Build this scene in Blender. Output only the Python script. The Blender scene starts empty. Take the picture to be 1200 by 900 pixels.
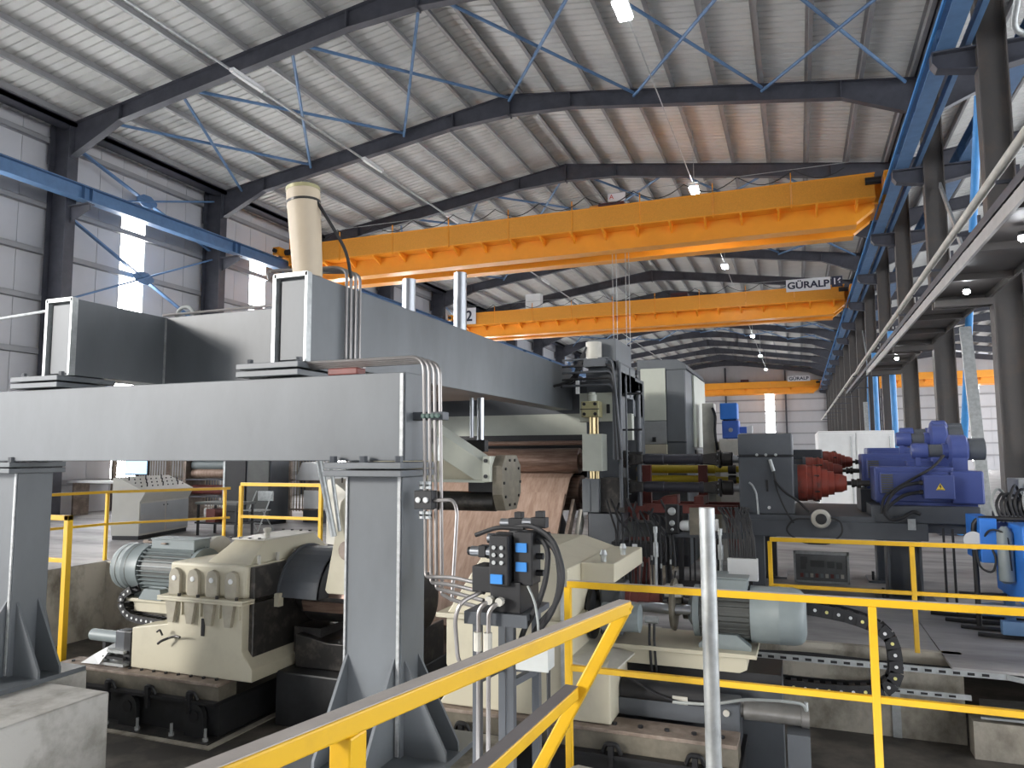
import bpy, math, random
from mathutils import Vector, Matrix
random.seed(7)
scene = bpy.context.scene
# ------------------------------------------------------------------ camera
cam_d = bpy.data.cameras.new('camera'); cam = bpy.data.objects.new('camera', cam_d)
scene.collection.objects.link(cam); scene.camera = cam
cam_d.sensor_width = 36; cam_d.sensor_fit = 'HORIZONTAL'; cam_d.lens = 36*867.8/1200
cam_d.clip_end = 400; cam_d.clip_start = .05
_y, _p, _r = (math.radians(a) for a in (21.07, 5.35, -0.25))
_f = Vector((-math.sin(_y)*math.cos(_p), math.cos(_y)*math.cos(_p), math.sin(_p)))
_a = Vector((math.cos(_y), math.sin(_y), 0)); _u = _a.cross(_f)
_a2 = math.cos(_r)*_a+math.sin(_r)*_u; _u2 = -math.sin(_r)*_a+math.cos(_r)*_u
cam.matrix_world = Matrix(((_a2.x, _u2.x, -_f.x, 0), (_a2.y, _u2.y, -_f.y, 0), (_a2.z, _u2.z, -_f.z, 2.0), (0, 0, 0, 1)))
# ------------------------------------------------------------------ light
world = bpy.data.worlds.new('World'); scene.world = world; world.use_nodes = True
_bg = world.node_tree.nodes['Background']
_bg.inputs[0].default_value = (.93, .96, 1.0, 1); _bg.inputs[1].default_value = 2.6      # hazy white sky
sun_d = bpy.data.lights.new('sun', 'SUN'); sun = bpy.data.objects.new('sun', sun_d); scene.collection.objects.link(sun)
sun_d.energy = 1.5; sun_d.angle = math.radians(10); sun_d.color = (1, .96, .9)
sun.rotation_euler = Vector((.66, .71, -.26)).to_track_quat('-Z', 'Y').to_euler()   # low, through the open bay behind
scene.view_settings.view_transform = 'Standard'; scene.view_settings.look = 'None'
scene.view_settings.gamma = 1; scene.view_settings.use_curve_mapping = False
scene.view_settings.exposure = 0.97
cy = scene.cycles
cy.use_denoising = True; cy.max_bounces = 8; cy.diffuse_bounces = 5; cy.glossy_bounces = 3
cy.transmission_bounces = 4; cy.sample_clamp_indirect = 6; cy.caustics_reflective = False; cy.caustics_refractive = False
# ------------------------------------------------------------------ helpers
COL = scene.collection
def V(*a): return Vector(a[0] if len(a) == 1 else a)
class MB:
    """collects vertices and faces of one mesh (world coordinates)"""
    def __init__(s): s.v = []; s.f = []
    def add(s, vs, fs):
        n = len(s.v); s.v += [tuple(p) for p in vs]; s.f += [tuple(i+n for i in f) for f in fs]; return s
    def box(s, x0, x1, y0, y1, z0, z1):
        return s.add([(x, y, z) for z in (z0, z1) for y in (y0, y1) for x in (x0, x1)],
                     [(0, 2, 3, 1), (4, 5, 7, 6), (0, 1, 5, 4), (2, 6, 7, 3), (0, 4, 6, 2), (1, 3, 7, 5)])
    def cb(s, x, y, z, w, d, h): return s.box(x-w/2, x+w/2, y-d/2, y+d/2, z-h/2, z+h/2)
    def bar(s, p, q, w, h, up=(0, 0, 1)):
        p, q = V(p), V(q); t = (q-p).normalized(); u = V(up)
        a = t.cross(u)
        if a.length < 1e-4: a = t.cross(V(1, 0, 0)); 
        if a.length < 1e-4: a = t.cross(V(0, 1, 0))
        a.normalize(); b = a.cross(t); a *= w/2; b *= h/2
        return s.add([c+i*a+j*b for c in (p, q) for i, j in ((-1, -1), (1, -1), (1, 1), (-1, 1))],
                     [(3, 2, 1, 0), (4, 5, 6, 7), (0, 1, 5, 4), (1, 2, 6, 5), (2, 3, 7, 6), (3, 0, 4, 7)])
    def ib(s, p, q, w, h, tf=.02, tw=.012, up=(0, 0, 1)):
        """I-section from p to q: w flange width, h depth along up"""
        p, q = V(p), V(q); t = (q-p).normalized(); u = V(up); a = t.cross(u).normalized(); b = a.cross(t)
        s.bar(p+b*(h/2-tf/2), q+b*(h/2-tf/2), w, tf, up); s.bar(p-b*(h/2-tf/2), q-b*(h/2-tf/2), w, tf, up)
        return s.bar(p, q, tw, h-2*tf, up)
    def lathe(s, o, ax, prof, n=20):
        """profile [(t along ax, radius)] turned round ax through o"""
        o, ax = V(o), V(ax).normalized(); a = ax.orthogonal().normalized(); b = ax.cross(a)
        m = len(s.v); ring = []
        for t, r in prof:
            ring.append(len(s.v))
            for k in range(n):
                c = 2*math.pi*(k+.5)/n
                s.v.append(tuple(o+ax*t+(a*math.cos(c)+b*math.sin(c))*max(r, 1e-4)))
        for i in range(len(prof)-1):
            for k in range(n):
                k2 = (k+1) % n; s.f.append((ring[i]+k, ring[i]+k2, ring[i+1]+k2, ring[i+1]+k))
        s.f.append(tuple(ring[0]+k for k in reversed(range(n)))); s.f.append(tuple(ring[-1]+k for k in range(n)))
        return s
    def cyl(s, p, q, r, r2=None, n=16):
        p, q = V(p), V(q); return s.lathe(p, q-p, [(0, r), ((q-p).length, r if r2 is None else r2)], n)
    def pipe(s, pts, r, n=8, fil=0, seg=4):
        """round tube along a polyline; fil rounds its corners"""
        P = [V(p) for p in pts]
        if fil and len(P) > 2:
            Q = [P[0]]
            for i in range(1, len(P)-1):
                a, b, c = P[i-1], P[i], P[i+1]; d = min(fil, (a-b).length*.48, (c-b).length*.48)
                u, w = b+(a-b).normalized()*d, b+(c-b).normalized()*d
                for k in range(seg+1):
                    t = k/seg; Q.append(u*(1-t)**2+b*2*t*(1-t)+w*t*t)
            P = Q+[P[-1]]
        Q = [P[0]]
        for p in P[1:]:
            if (p-Q[-1]).length > 1e-5: Q.append(p)
        P = Q; T = [(P[min(i+1, len(P)-1)]-P[max(i-1, 0)]).normalized() for i in range(len(P))]
        a = T[0].orthogonal().normalized(); m = len(s.v)
        for i, p in enumerate(P):
            a = (a-T[i]*a.dot(T[i])).normalized(); b = T[i].cross(a)
            for k in range(n):
                c = 2*math.pi*k/n; s.v.append(tuple(p+(a*math.cos(c)+b*math.sin(c))*r))
        for i in range(len(P)-1):
            for k in range(n):
                k2 = (k+1) % n; s.f.append((m+i*n+k, m+i*n+k2, m+(i+1)*n+k2, m+(i+1)*n+k))
        s.f.append(tuple(m+k for k in reversed(range(n)))); s.f.append(tuple(m+(len(P)-1)*n+k for k in range(n)))
        return s
    def prism(s, poly, w):
        """polygon of 3-D points pushed along w"""
        P = [V(p) for p in poly]; w = V(w); n = len(P); m = len(s.v)
        nrm = sum(((P[i]-P[0]).cross(P[(i+1) % n]-P[0]) for i in range(n)), V(0, 0, 0))
        if nrm.dot(w) > 0: P.reverse()
        s.v += [tuple(p) for p in P]+[tuple(p+w) for p in P]
        s.f.append(tuple(m+i for i in range(n))); s.f.append(tuple(m+n+i for i in reversed(range(n))))
        for i in range(n):
            j = (i+1) % n; s.f.append((m+j, m+i, m+n+i, m+n+j))
        return s
    def xz(s, pts, y0, y1): return s.prism([(x, y0, z) for x, z in pts], (0, y1-y0, 0))
    def yz(s, pts, x0, x1): return s.prism([(x0, y, z) for y, z in pts], (x1-x0, 0, 0))
    def xy(s, pts, z0, z1): return s.prism([(x, y, z0) for x, y in pts], (0, 0, z1-z0))
    def bolts(s, pts, ax, r=.012, h=.015, n=6):
        for p in pts: s.cyl(p, V(p)+V(ax).normalized()*h, r, n=n)
        return s
def wloc(o):
    p = V(0, 0, 0)
    while o: p = p+o.location; o = o.parent
    return p
def build(name, mb, mat, parent=None, smooth=False, bevel=0, label=None):
    me = bpy.data.meshes.new(name); o = bpy.data.objects.new(name, me); COL.objects.link(o)
    if parent: o.parent = parent; L = wloc(parent)
    else:
        xs, ys, zs = zip(*mb.v); L = V((min(xs)+max(xs))/2, (min(ys)+max(ys))/2, min(zs)); o.location = L
    me.from_pydata([(v[0]-L.x, v[1]-L.y, v[2]-L.z) for v in mb.v], [], mb.f)
    me.materials.append(mat)
    if smooth:
        me.shade_smooth(); me.set_sharp_from_angle(angle=math.radians(38))
    if bevel:
        m = o.modifiers.new('bevel', 'BEVEL'); m.width = bevel; m.segments = 2; m.limit_method = 'ANGLE'
    if label: o['label'] = label
    return o
def tag(o, label, cat, group=None, kind=None):
    o['label'] = label; o['category'] = cat
    if group: o['group'] = group
    if kind: o['kind'] = kind
    return o
def thing(name, label, cat, loc=(0, 0, 0), group=None, kind=None):
    o = bpy.data.objects.new(name, None); COL.objects.link(o); o.location = loc; o.empty_display_size = .1
    return tag(o, label, cat, group, kind)
def copy_tree(o, dx=(0, 0, 0), parent=None):
    c = o.copy(); COL.objects.link(c); c.parent = parent
    if parent is None: c.location = o.location+V(dx)
    for ch in list(o.children): copy_tree(ch, parent=c)
    return c
# ------------------------------------------------------------------ materials
def mat(name, c, rough=.55, metal=0, var=.12, scale=3.0, bump=0, c2=None, mix=(.45, .7), stretch=(1, 1, 1), emit=0, detail=5):
    m = bpy.data.materials.new(name); m.use_nodes = True; nt = m.node_tree; N = nt.nodes; Lk = nt.links
    b = N['Principled BSDF']; b.inputs['Roughness'].default_value = rough; b.inputs['Metallic'].default_value = metal
    c = tuple(c)+(1,); b.inputs['Base Color'].default_value = c
    if emit:
        b.inputs['Emission Color'].default_value = c; b.inputs['Emission Strength'].default_value = emit; return m
    if var or c2 or bump:
        tc = N.new('ShaderNodeTexCoord'); mp = N.new('ShaderNodeMapping'); mp.inputs['Scale'].default_value = stretch
        Lk.new(tc.outputs['Object'], mp.inputs[0])
        nz = N.new('ShaderNodeTexNoise'); nz.inputs['Scale'].default_value = scale; nz.inputs['Detail'].default_value = detail
        nz.inputs['Roughness'].default_value = .62
        Lk.new(mp.outputs[0], nz.inputs['Vector'])
        cr = N.new('ShaderNodeValToRGB'); Lk.new(nz.outputs['Fac'], cr.inputs[0])
        if c2: a, d = c, tuple(c2)+(1,); cr.color_ramp.elements[0].position, cr.color_ramp.elements[1].position = mix
        else:
            a = tuple(x*(1-var) for x in c[:3])+(1,); d = tuple(min(1, x*(1+var)) for x in c[:3])+(1,)
            cr.color_ramp.elements[0].position, cr.color_ramp.elements[1].position = .3, .7
        cr.color_ramp.elements[0].color = a; cr.color_ramp.elements[1].color = d
        Lk.new(cr.outputs[0], b.inputs['Base Color'])
        if bump:
            bp = N.new('ShaderNodeBump'); bp.inputs['Strength'].default_value = bump; bp.inputs['Distance'].default_value = .02
            Lk.new(nz.outputs['Fac'], bp.inputs['Height']); Lk.new(bp.outputs[0], b.inputs['Normal'])
    return m
M = dict(
    sheet=mat('roof_sheet', (.62, .62, .60), .5, .0, .06, 1.5),
    steel=mat('dark_steel', (.060, .062, .078), .5, 0, .25, 2.5),
    steelb=mat('brown_steel', (.088, .080, .076), .55, 0, .3, 2.5, c2=(.12, .095, .08), mix=(.5, .75)),
    purlin=mat('purlin_steel', (.30, .30, .305), .45, .3, .12, 2),
    wall=mat('wall_sheet', (.50, .50, .52), .55, 0, .05, .8),
    girt=mat('girt_steel', (.30, .30, .31), .5, 0, .08, 2),
    blue=mat('blue_steel', (.105, .20, .36), .42, 0, .15, 3),
    blueb=mat('bright_blue_steel', (.07, .30, .68), .4, 0, .1, 3),
    orange=mat('crane_orange', (.86, .34, .025), .38, 0, .06, 1.5),
    orange2=mat('crane_net_orange', (.72, .295, .03), .5, 0, .1, 30),
    window=mat('window_light', (1, 1, 1), emit=11.0),
    lampg=mat('lamp_glow', (.93, .95, 1), emit=60.0),
    lampg2=mat('tube_lamp', (1, 1, 1), .4, 0, 0),
    white=mat('white_paint', (.72, .73, .73), .45, 0, .05, 4),
    sign=mat('sign_white', (.78, .78, .8), .5, 0, .03, 4),
    signd=mat('sign_dark', (.03, .032, .06), .5, 0, .05, 4),
    black=mat('black_plastic', (.014, .014, .016), .5, 0, .2, 8),
    rubber=mat('black_rubber', (.022, .022, .024), .62, 0, .2, 8),
    dirty=mat('dirty_white_pipe', (.55, .53, .47), .5, 0, .15, 4),
    galv=mat('galvanised', (.46, .48, .48), .42, .55, .18, 14),
    chrome=mat('chrome', (.42, .44, .47), .3, .9, .05, 3),
    floor=mat('floor_concrete', (.17, .16, .16), .6, 0, .2, .9, .08, c2=(.42, .405, .40), mix=(.32, .62), stretch=(.6, 1.6, 1), detail=10),
    pit=mat('pit_concrete', (.17, .15, .12), .8, 0, .2, 2.0, .4, c2=(.50, .46, .385), mix=(.34, .56), stretch=(1, 1, .7), detail=11),
    pitd=mat('pit_floor_oily', (.060, .055, .05), .55, 0, .3, 1.3, .2, c2=(.21, .185, .16), mix=(.44, .66), detail=11),
    kerb=mat('kerb_concrete', (.34, .325, .29), .85, 0, .1, 3.6, .6, c2=(.52, .505, .47), mix=(.34, .56), detail=12),
    yellow=mat('rail_yellow', (.80, .47, .015), .4, 0, .12, 6, 0, c2=(.70, .40, .02), mix=(.5, .75)),
    dust=mat('dusty_top', (.44, .40, .37), .75, 0, .1, 9),
)
# ------------------------------------------------------------------ building shell
YF = [14.7+6*k for k in range(-6, 14)]            # frame lines, 6 m bays
Y0, Y1 = -21.3, 93.0
XR, XL, XE = -8.0, -19.6, 3.42                    # ridge, left wall columns, right columns
def ztop(x): return 13.13-.144*abs(x+8)
ceiling = thing('ceiling', 'pale corrugated metal roof on dark steel rafters and purlins', 'roof', kind='structure')
def roof_panel_mesh(w, xa, xb):
    mb = MB(); n = 4; p = w/n; prof = []
    for i in range(n): prof += [(i*p, 0), (i*p+p*.72, 0), (i*p+p*.78, .035), (i*p+p*.94, .035)]
    prof.append((w, 0)); za, zb = ztop(xa)+.2, ztop(xb)+.2; m = len(prof)
    mb.v = [(x, y, z+h) for x, z in ((xa, za), (xb, zb)) for y, h in prof]
    mb.f = [(i, i+1, m+i+1, m+i) for i in range(m-1)]
    return mb
for xa, xb in ((XR, XL-.6), (XR, XE)):
    o0 = None
    for i in range(int(Y1-Y0)+1):
        if o0 is None: o0 = o = build('roof_panel', roof_panel_mesh(1.0, xa, xb), M['sheet'], ceiling)
        else: o = o0.copy(); COL.objects.link(o)
        o.location = (0, Y0+i, 0)
OFFS = [.36, 1.41, 2.61, 3.82, 5.01, 6.2, 7.4, 8.6, 9.85, 11.03]
for sgn in (-1, 1):
    for d in OFFS:
        x = XR+sgn*d; z = ztop(x)
        build('purlin', MB().box(x-.01, x+.01, Y0, Y1, z+.012, z+.19).box(x-.01, x+.085, Y0, Y1, z, z+.012).box(x-.085, x+.01, Y0, Y1, z+.19, z+.2), M['purlin'], ceiling)
def rafter_mesh(y):
    mb = MB()
    for sg, xe in ((-1, XL+.45), (1, XE-.22)):
        L = abs(xe-XR); dd = .48
        st = [(0, .66), (1.95, dd), (L-1.8, dd), (L, .98)]
        P = [(XR+sg*t, ztop(XR+sg*t), dep) for t, dep in st]
        for (x0, z0, d0), (x1, z1, d1) in zip(P, P[1:]):
            mb.prism([(x0, y-.006, z0-.015), (x1, y-.006, z1-.015), (x1, y-.006, z1-d1+.015), (x0, y-.006, z0-d0+.015)], (0, .012, 0))
            mb.bar((x0, y, z0-.01), (x1, y, z1-.01), .22, .02); mb.bar((x0, y, z0-d0+.01), (x1, y, z1-d1+.01), .22, .02)
        for x, z, d in P[1:3]: mb.box(x-.015, x+.015, y-.11, y+.11, z-d, z)
        x, z, d = P[3]; mb.box(x-.02, x+.02, y-.12, y+.12, z-d-.04, z+.05)
    mb.box(XR-.02, XR+.02, y-.12, y+.12, 12.42, 13.13)
    return mb
_r0 = build('rafter', rafter_mesh(0), M['steel'], ceiling)
for i, y in enumerate(YF):
    o = _r0 if i == 0 else _r0.copy()
    if i: COL.objects.link(o)
    o.location.y = y
# roof wind bracing, crossed round bars between neighbouring rafters
NODES = [-18.3, -15.35, -11.7, -8.0, -4.1, -.58, 2.9]
for k in (6, 8, 9, 13, 14):
    ya, yb = YF[k]+.1, YF[k+1]-.1
    for a, b in zip(NODES, NODES[1:]):
        m_ = M['blue']
        build('roof_brace', MB().cyl((a, ya, ztop(a)-.12), (b, yb, ztop(b)-.12), .045, n=8), m_, ceiling)
        build('roof_brace', MB().cyl((b, ya, ztop(b)-.22), (a, yb, ztop(a)-.22), .045, n=8), m_, ceiling)
build('eave_beam', MB().box(-19.55, -19.05, Y0, Y1, 11.42, 11.52).box(-19.6, -19.5, Y0, Y1, 11.42, 12.0).box(-19.15, -19.05, Y0, Y1, 11.42, 11.62), M['steel'], ceiling)
build('valley_gutter', MB().xz([(3.12, 11.7), (3.22, 11.36), (3.66, 11.36), (3.76, 11.7), (3.72, 11.72), (3.63, 11.4), (3.25, 11.4), (3.16, 11.72)], Y0, Y1), M['steel'], ceiling)
build('lamp_conduit', MB().cyl((-12.95, 2, 11.62), (-12.95, 90, 11.62), .035, n=8), M['galv'], ceiling)
build('lamp_cable', MB().cyl((-2.85, 2, 10.62), (-2.85, 84, 10.62), .014, n=6), M['galv'], ceiling)
# neighbour hall roof behind the columns
ceil2 = thing('ceiling_neighbour', 'corrugated roof of the neighbouring hall seen between the columns', 'roof', kind='structure')
X2a, X2r, X2b = 3.42, 14.6, 26.0
def zt2(x): return 13.13-.144*abs(x-X2r)
mb = MB(); p = .25; prof = []
for i in range(int((Y1-Y0)/p)): prof += [(Y0+i*p, 0), (Y0+i*p+.18, 0), (Y0+i*p+.195, .035), (Y0+i*p+.235, .035)]
m = len(prof)
for xa, xb in ((X2a, X2r), (X2r, X2b)):
    n0 = len(mb.v)
    mb.v += [(x, y, zt2(x)+.2+h) for x in (xa, xb) for y, h in prof]; mb.f += [(n0+i, n0+i+1, n0+m+i+1, n0+m+i) for i in range(m-1)]
build('roof_sheeting', mb, M['sheet'], ceil2)
for d in OFFS:
    for sg in (-1, 1):
        x = X2r+sg*d; build('purlin', MB().box(x-.035, x+.035, Y0, Y1, zt2(x), zt2(x)+.2), M['purlin'], ceil2)
_r2 = None
for y in YF:
    if _r2 is None:
        mb = MB()
        for a, b, da, db in ((X2a+.25, X2a+2, .98, .48), (X2a+2, X2r, .48, .62), (X2r, X2b-2, .62, .48), (X2b-2, X2b, .48, .98)):
            mb.prism([(a, -.006, zt2(a)), (b, -.006, zt2(b)), (b, -.006, zt2(b)-db), (a, -.006, zt2(a)-da)], (0, .012, 0))
            mb.bar((a, 0, zt2(a)-.01), (b, 0, zt2(b)-.01), .22, .02); mb.bar((a, 0, zt2(a)-da), (b, 0, zt2(b)-db), .22, .02)
        _r2 = o = build('rafter', mb, M['steel'], ceil2)
    else: o = _r2.copy(); COL.objects.link(o)
    o.location.y = y
# left wall: cladding panels, girts, columns, cross bracing, translucent window strips
wl = thing('wall_left', 'light grey cladding wall with girts, dark columns and bracing', 'wall', kind='structure')
YW0 = 2.7
win_n = 0; _wp = {}
def wall_panel(y0, w, z0, z1):
    key = (round(w, 3), z0, z1)
    if key not in _wp:
        o = _wp[key] = build('wall_panel', MB().box(-20.16, -20.12, 0, w, z0, z1).box(-20.12, -20.1, .008, w-.008, z0, z1), M['wall'], wl)
    else: o = _wp[key].copy(); COL.objects.link(o)
    o.location = (0, y0, 0)
for k, ya in enumerate(YF):
    if ya < YW0-.1 or ya > 92: continue
    for j in range(3): wall_panel(ya+j*.833, .833, 0, 12.1); wall_panel(ya+3.42+j*.86, .86, 0, 12.1)
    wall_panel(ya+2.5, .92, 9.68, 12.1); wall_panel(ya+2.5, .92, 0, 1.2)
    if ya < 87:
        win_n += 1
        w = thing('window_%d' % win_n, 'tall glowing translucent strip let into the grey side wall', 'window', (-20.1, ya+2.96, 1.2), 'strip windows of the side wall', 'structure')
        build('pane', MB().box(-20.14, -20.11, ya+2.5, ya+3.42, 1.2, 9.68), M['window'], w)
        build('frame', MB().box(-20.12, -20.08, ya+2.47, ya+2.5, 1.2, 9.68).box(-20.12, -20.08, ya+3.42, ya+3.45, 1.2, 9.68), M['white'], w)
for z in (1.2, 3.1, 4.93, 6.45, 7.8, 9.15, 11.09):
    build('girt', MB().box(-20.09, -19.93, YW0, Y1, z-.08, z-.07).box(-19.94, -19.93, YW0, Y1, z-.08, z+.08).box(-20.09, -19.93, YW0, Y1, z+.07, z+.08), M['girt'], wl)
_c0 = None
for y in YF:
    if y < YW0-.1: continue
    if _c0 is None:
        mb = MB().ib((-19.55, 0, 0), (-19.55, 0, 12.0), .32, .78, .02, .014, (1, 0, 0))
        mb.box(-19.16, -18.35, -.12, .12, 9.05, 9.07).prism([(-19.16, -.01, 9.05), (-18.4, -.01, 9.05), (-18.4, -.01, 8.9), (-19.16, -.01, 8.6)], (0, .02, 0))
        mb.box(-20.0, -19.9, -.17, .17, 10.4, 11.2)
        _c0 = o = build('column', mb, M['steel'], wl)
    else: o = _c0.copy(); COL.objects.link(o)
    o.location.y = y
for k in (6, 10, 14):
    ya, yb = YF[k]+.15, YF[k+1]-.15
    for za, zb in ((9.35, 11.15), (6.4, 9.0), (3.3, 6.2)):
        ym, zm = (ya+yb)/2, (za+zb)/2
        build('wall_brace', MB().bar((-19.62, ya, zb), (-19.62, yb, za), .05, .13, (1, 0, 0)), M['blue'], wl)
        build('wall_brace', MB().bar((-19.54, ya, za), (-19.54, yb, zb), .05, .13, (1, 0, 0)), M['blue'], wl)
        build('gusset_plate', MB().prism([(-19.6, ym-.4, zm-.05), (-19.6, ym-.15, zm-.2), (-19.6, ym+.15, zm-.2), (-19.6, ym+.4, zm-.05), (-19.6, ym+.4, zm+.05), (-19.6, ym+.15, zm+.2), (-19.6, ym-.15, zm+.2), (-19.6, ym-.4, zm+.05)], (.03, 0, 0)), M['blue'], wl)
# unseen rear wall added to block low sky light; the side bay in front of the cladding stays open to daylight
wr = thing('wall_rear_sky_block', 'unseen wall added behind the camera to block low sky light', 'wall', kind='structure')
build('wall_panel', MB().box(-20.4, 26, -21.5, -21.4, 0, 13.3), M['wall'], wr)
# far gable wall over both halls
wb = thing('wall_back', 'far gable wall of pale cladding with girts and posts', 'wall', kind='structure')
_bp = {}
def back_panel(x0, w, z0, z1):
    key = (w, z0, z1)
    if key not in _bp: o = _bp[key] = build('wall_panel', MB().box(0, w, 93.12, 93.16, z0, z1).box(.015, w-.015, 93.1, 93.12, z0, z1), M['wall'], wb)
    else: o = _bp[key].copy(); COL.objects.link(o)
    o.location.x = x0
WINX = {-3.5, 17.5}
x = -20.5; nb = 0
while x < 26:
    if x in WINX:
        back_panel(x, 1.0, 9.0, 13.4); back_panel(x, 1.0, 0, 1.0)
        win_n += 1
        w = thing('window_%d' % win_n, 'tall bright translucent strip in the far gable wall', 'window', (x+.5, 93.1, 1.0), 'strip windows of the far gable', 'structure')
        build('pane', MB().box(x, x+1, 93.12, 93.14, 1.0, 9.0), M['window'], w)
    else: back_panel(x, 1.0, 0, 13.4)
    x += 1.0
for z in (1.6, 2.9, 4.2, 5.5, 6.8, 8.2, 10.4): build('girt', MB().box(-20.4, 26, 92.95, 93.09, z-.08, z+.08), M['girt'], wb)
for x in (-15.0, -8.0, -1.2, 9.0, 15.0, 21.0): build('gable_post', MB().ib((x, 92.8, 0), (x, 92.8, 12.2), .2, .3, .02, .012, (0, 1, 0)), M['steel'], wb)
# right column line between the halls
col0 = None
for k, y in enumerate(YF):
    if y < 2: continue
    if col0 is None:
        col0 = thing('steel_column', 'tall dark H section column carrying crane runways between the two halls', 'column', (XE, y, 0), 'columns between the two halls')
        build('shaft', MB().ib((XE, y, 0), (XE, y, 11.6), .3, .46, .022, .014, (1, 0, 0)), M['steelb'], col0)
        for s_ in (-1, 1):
            xa = XE+s_*.23; xb = XE+s_*.92
            build('bracket', MB().prism([(xa, y-.01, 9.13), (xb, y-.01, 9.13), (xb, y-.01, 8.95), (xb-s_*.08, y-.01, 8.83), (xa, y-.01, 8.72)], (0, .02, 0)).box(min(xa, xb), max(xa, xb), y-.13, y+.13, 9.12, 9.15).bar((xa, y, 8.72), (xb-s_*.08, y, 8.83), .26, .02).bar((xb-s_*.08, y, 8.83), (xb, y, 8.95), .26, .02).box(xb-.01, xb+.01, y-.13, y+.13, 8.95, 9.13), M['steel'], col0)
        build('base_plate', MB().box(XE-.35, XE+.35, y-.25, y+.25, 0, .04), M['steel'], col0)
        c = col0
    else: c = copy_tree(col0, (0, y-col0.location.y, 0))
# crane runway beams
def runway(x, lab):
    t = thing('crane_runway_beam', lab, 'runway beam', (x, 30, 9.15))
    build('beam', MB().ib((x, -15, 9.36), (x, 92.5, 9.36), .31, .42, .022, .014), M['blue'], t)
    build('crane_rail', MB().box(x-.03, x+.03, -15, 92.5, 9.57, 9.63), M['steel'], t)
    y = -15+5.7
    for yy in YF:
        if yy < 0: continue
        for d in (-.12, .12): build('stiffener', MB().box(x-.14, x+.14, yy+d-.006, yy+d+.006, 9.18, 9.55), M['blue'], t)
    return t
rl = runway(-18.6, 'blue steel crane runway beam along the window wall')
rr = runway(2.715, 'blue steel crane runway beam on the hall side of the columns')
r2 = runway(4.125, 'blue steel crane runway beam on the far side of the columns')
build('surge_channel', MB().box(3.04, 3.06, -15, 92.5, 9.22, 9.42).box(3.06, 3.14, -15, 92.5, 9.22, 9.235).box(3.06, 3.14, -15, 92.5, 9.405, 9.42), M['blue'], rr)
build('conductor_rail', MB().box(2.47, 2.51, -15, 92.5, 9.28, 9.36), M['blueb'], rr)
# wind bracing between the columns
for k in (6, 10):
    y = YF[k]
    tag(build('brace_pole', MB().cyl((XE, y+1.0, 8.7), (XE, y+5.3, .1), .075, n=12), M['blueb'], smooth=True), ('thick bright blue diagonal brace tube rising past the service walkway', 'thick blue diagonal brace tube between far columns')[k > 6], 'brace')
    tag(build('brace_bar', MB().bar((XE-.21, y+2.3, 4.48), (XE-.21, y+1.3, .02), .2, .1), M['galv']), ('pale grey slanting brace bar under the service walkway', 'pale grey slanting bar beside the far blue pipes')[k > 6], 'brace')
    tag(build('brace_bar', MB().bar((XE+.1, y+5.8, 8.6), (XE+.1, y+2.2, 4.9), .05, .14), M['galv']), ('grey strut slanting from column top beside the blue tube', 'grey strut slanting from a far column top')[k > 6], 'brace')
for y in (38.2, 46.0, 31.5):
    tag(build('downpipe', MB().cyl((3.45, y, 0), (3.45, y, 6.6), .11, n=12), M['blueb'], smooth=True), 'bright blue vertical pipe standing among the far columns', 'pipe', 'blue upright pipes')
# ------------------------------------------------------------------ floor and pit
PZ = -.86
fl = thing('floor', 'dusty grey concrete shop floor', 'floor', kind='structure')
def slab(x0, x1, y0, y1, z, m='floor', t=.3, nx=1, ny=1, g=.006):
    for i in range(nx):
        for j in range(ny):
            a, b = x0+(x1-x0)*i/nx, x0+(x1-x0)*(i+1)/nx; c, d = y0+(y1-y0)*j/ny, y0+(y1-y0)*(j+1)/ny
            build('floor_slab', MB().box(a+g, b-g, c+g, d-g, z-t, z), M[m], fl)
slab(-2.0, 1.25, 8.72, 13.2, 0, nx=1, ny=1); slab(1.25, 5.4, 8.1, 13.2, 0, t=.025)
slab(-2.0, 5.4, 13.2, 25.2, 0, nx=2, ny=3); slab(5.4, 27, 8.1, 25.2, 0, t=.025)
slab(-6.5, 27, 25.2, 93.2, 0, nx=3, ny=6); slab(-6.5, -2.0, 15.5, 25.2, 0)
slab(-20.3, -10.5, 2.7, 9.0, .3, t=1.2); slab(-20.3, -6.5, 9.0, 16, .3, t=1.2, nx=2); slab(-20.3, -6.5, 16, 93.2, .3, t=1.2, ny=7, nx=2)
slab(-30, 27, -22, 3.0, -.02)
build('pit_floor', MB().box(-10.6, 8, 2.9, 15.6, PZ-.2, PZ), M['pitd'], fl)
pw = thing('wall_pit', 'stained beige concrete pit wall under the floor edge', 'wall', kind='structure')
build('pit_face', MB().box(-2.0, 1.43, 8.62, 8.72, PZ, 0), M['pit'], pw)
build('pit_face', MB().box(1.43, 8, 8.28, 8.5, PZ, -.52), M['pit'], pw)
build('pit_face', MB().box(1.35, 1.43, 8.72, 11.5, PZ, -.1).box(1.43, 8, 11.4, 11.5, PZ, -.1), M['pit'], pw)
build('pit_face', MB().box(-10.6, -10.5, 2.7, 9.0, PZ, .29).box(-10.5, -6.4, 9.0, 9.1, PZ, .29), M['pit'], pw)
build('pit_face', MB().box(-2.1, -2.0, 8.62, 15.5, PZ, -.01).box(-6.5, -2, 15.4, 15.5, PZ, -.01).box(-6.6, -6.45, 9.1, 15.5, PZ, .29), M['pit'], pw)
build('formwork_joint', MB().box(.78, .86, 8.605, 8.625, PZ, -.13), M['galv'], pw)
tag(build('kerb_block', MB().xy([(-8.6, 1.5), (-5.55, 1.5), (-5.55, 4.85), (-6.3, 4.85), (-6.3, 5.25), (-8.6, 5.25)], PZ, -.001), M['kerb'], bevel=.02),
    'rough pale concrete foundation block under the grey portal leg', 'foundation')
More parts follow.
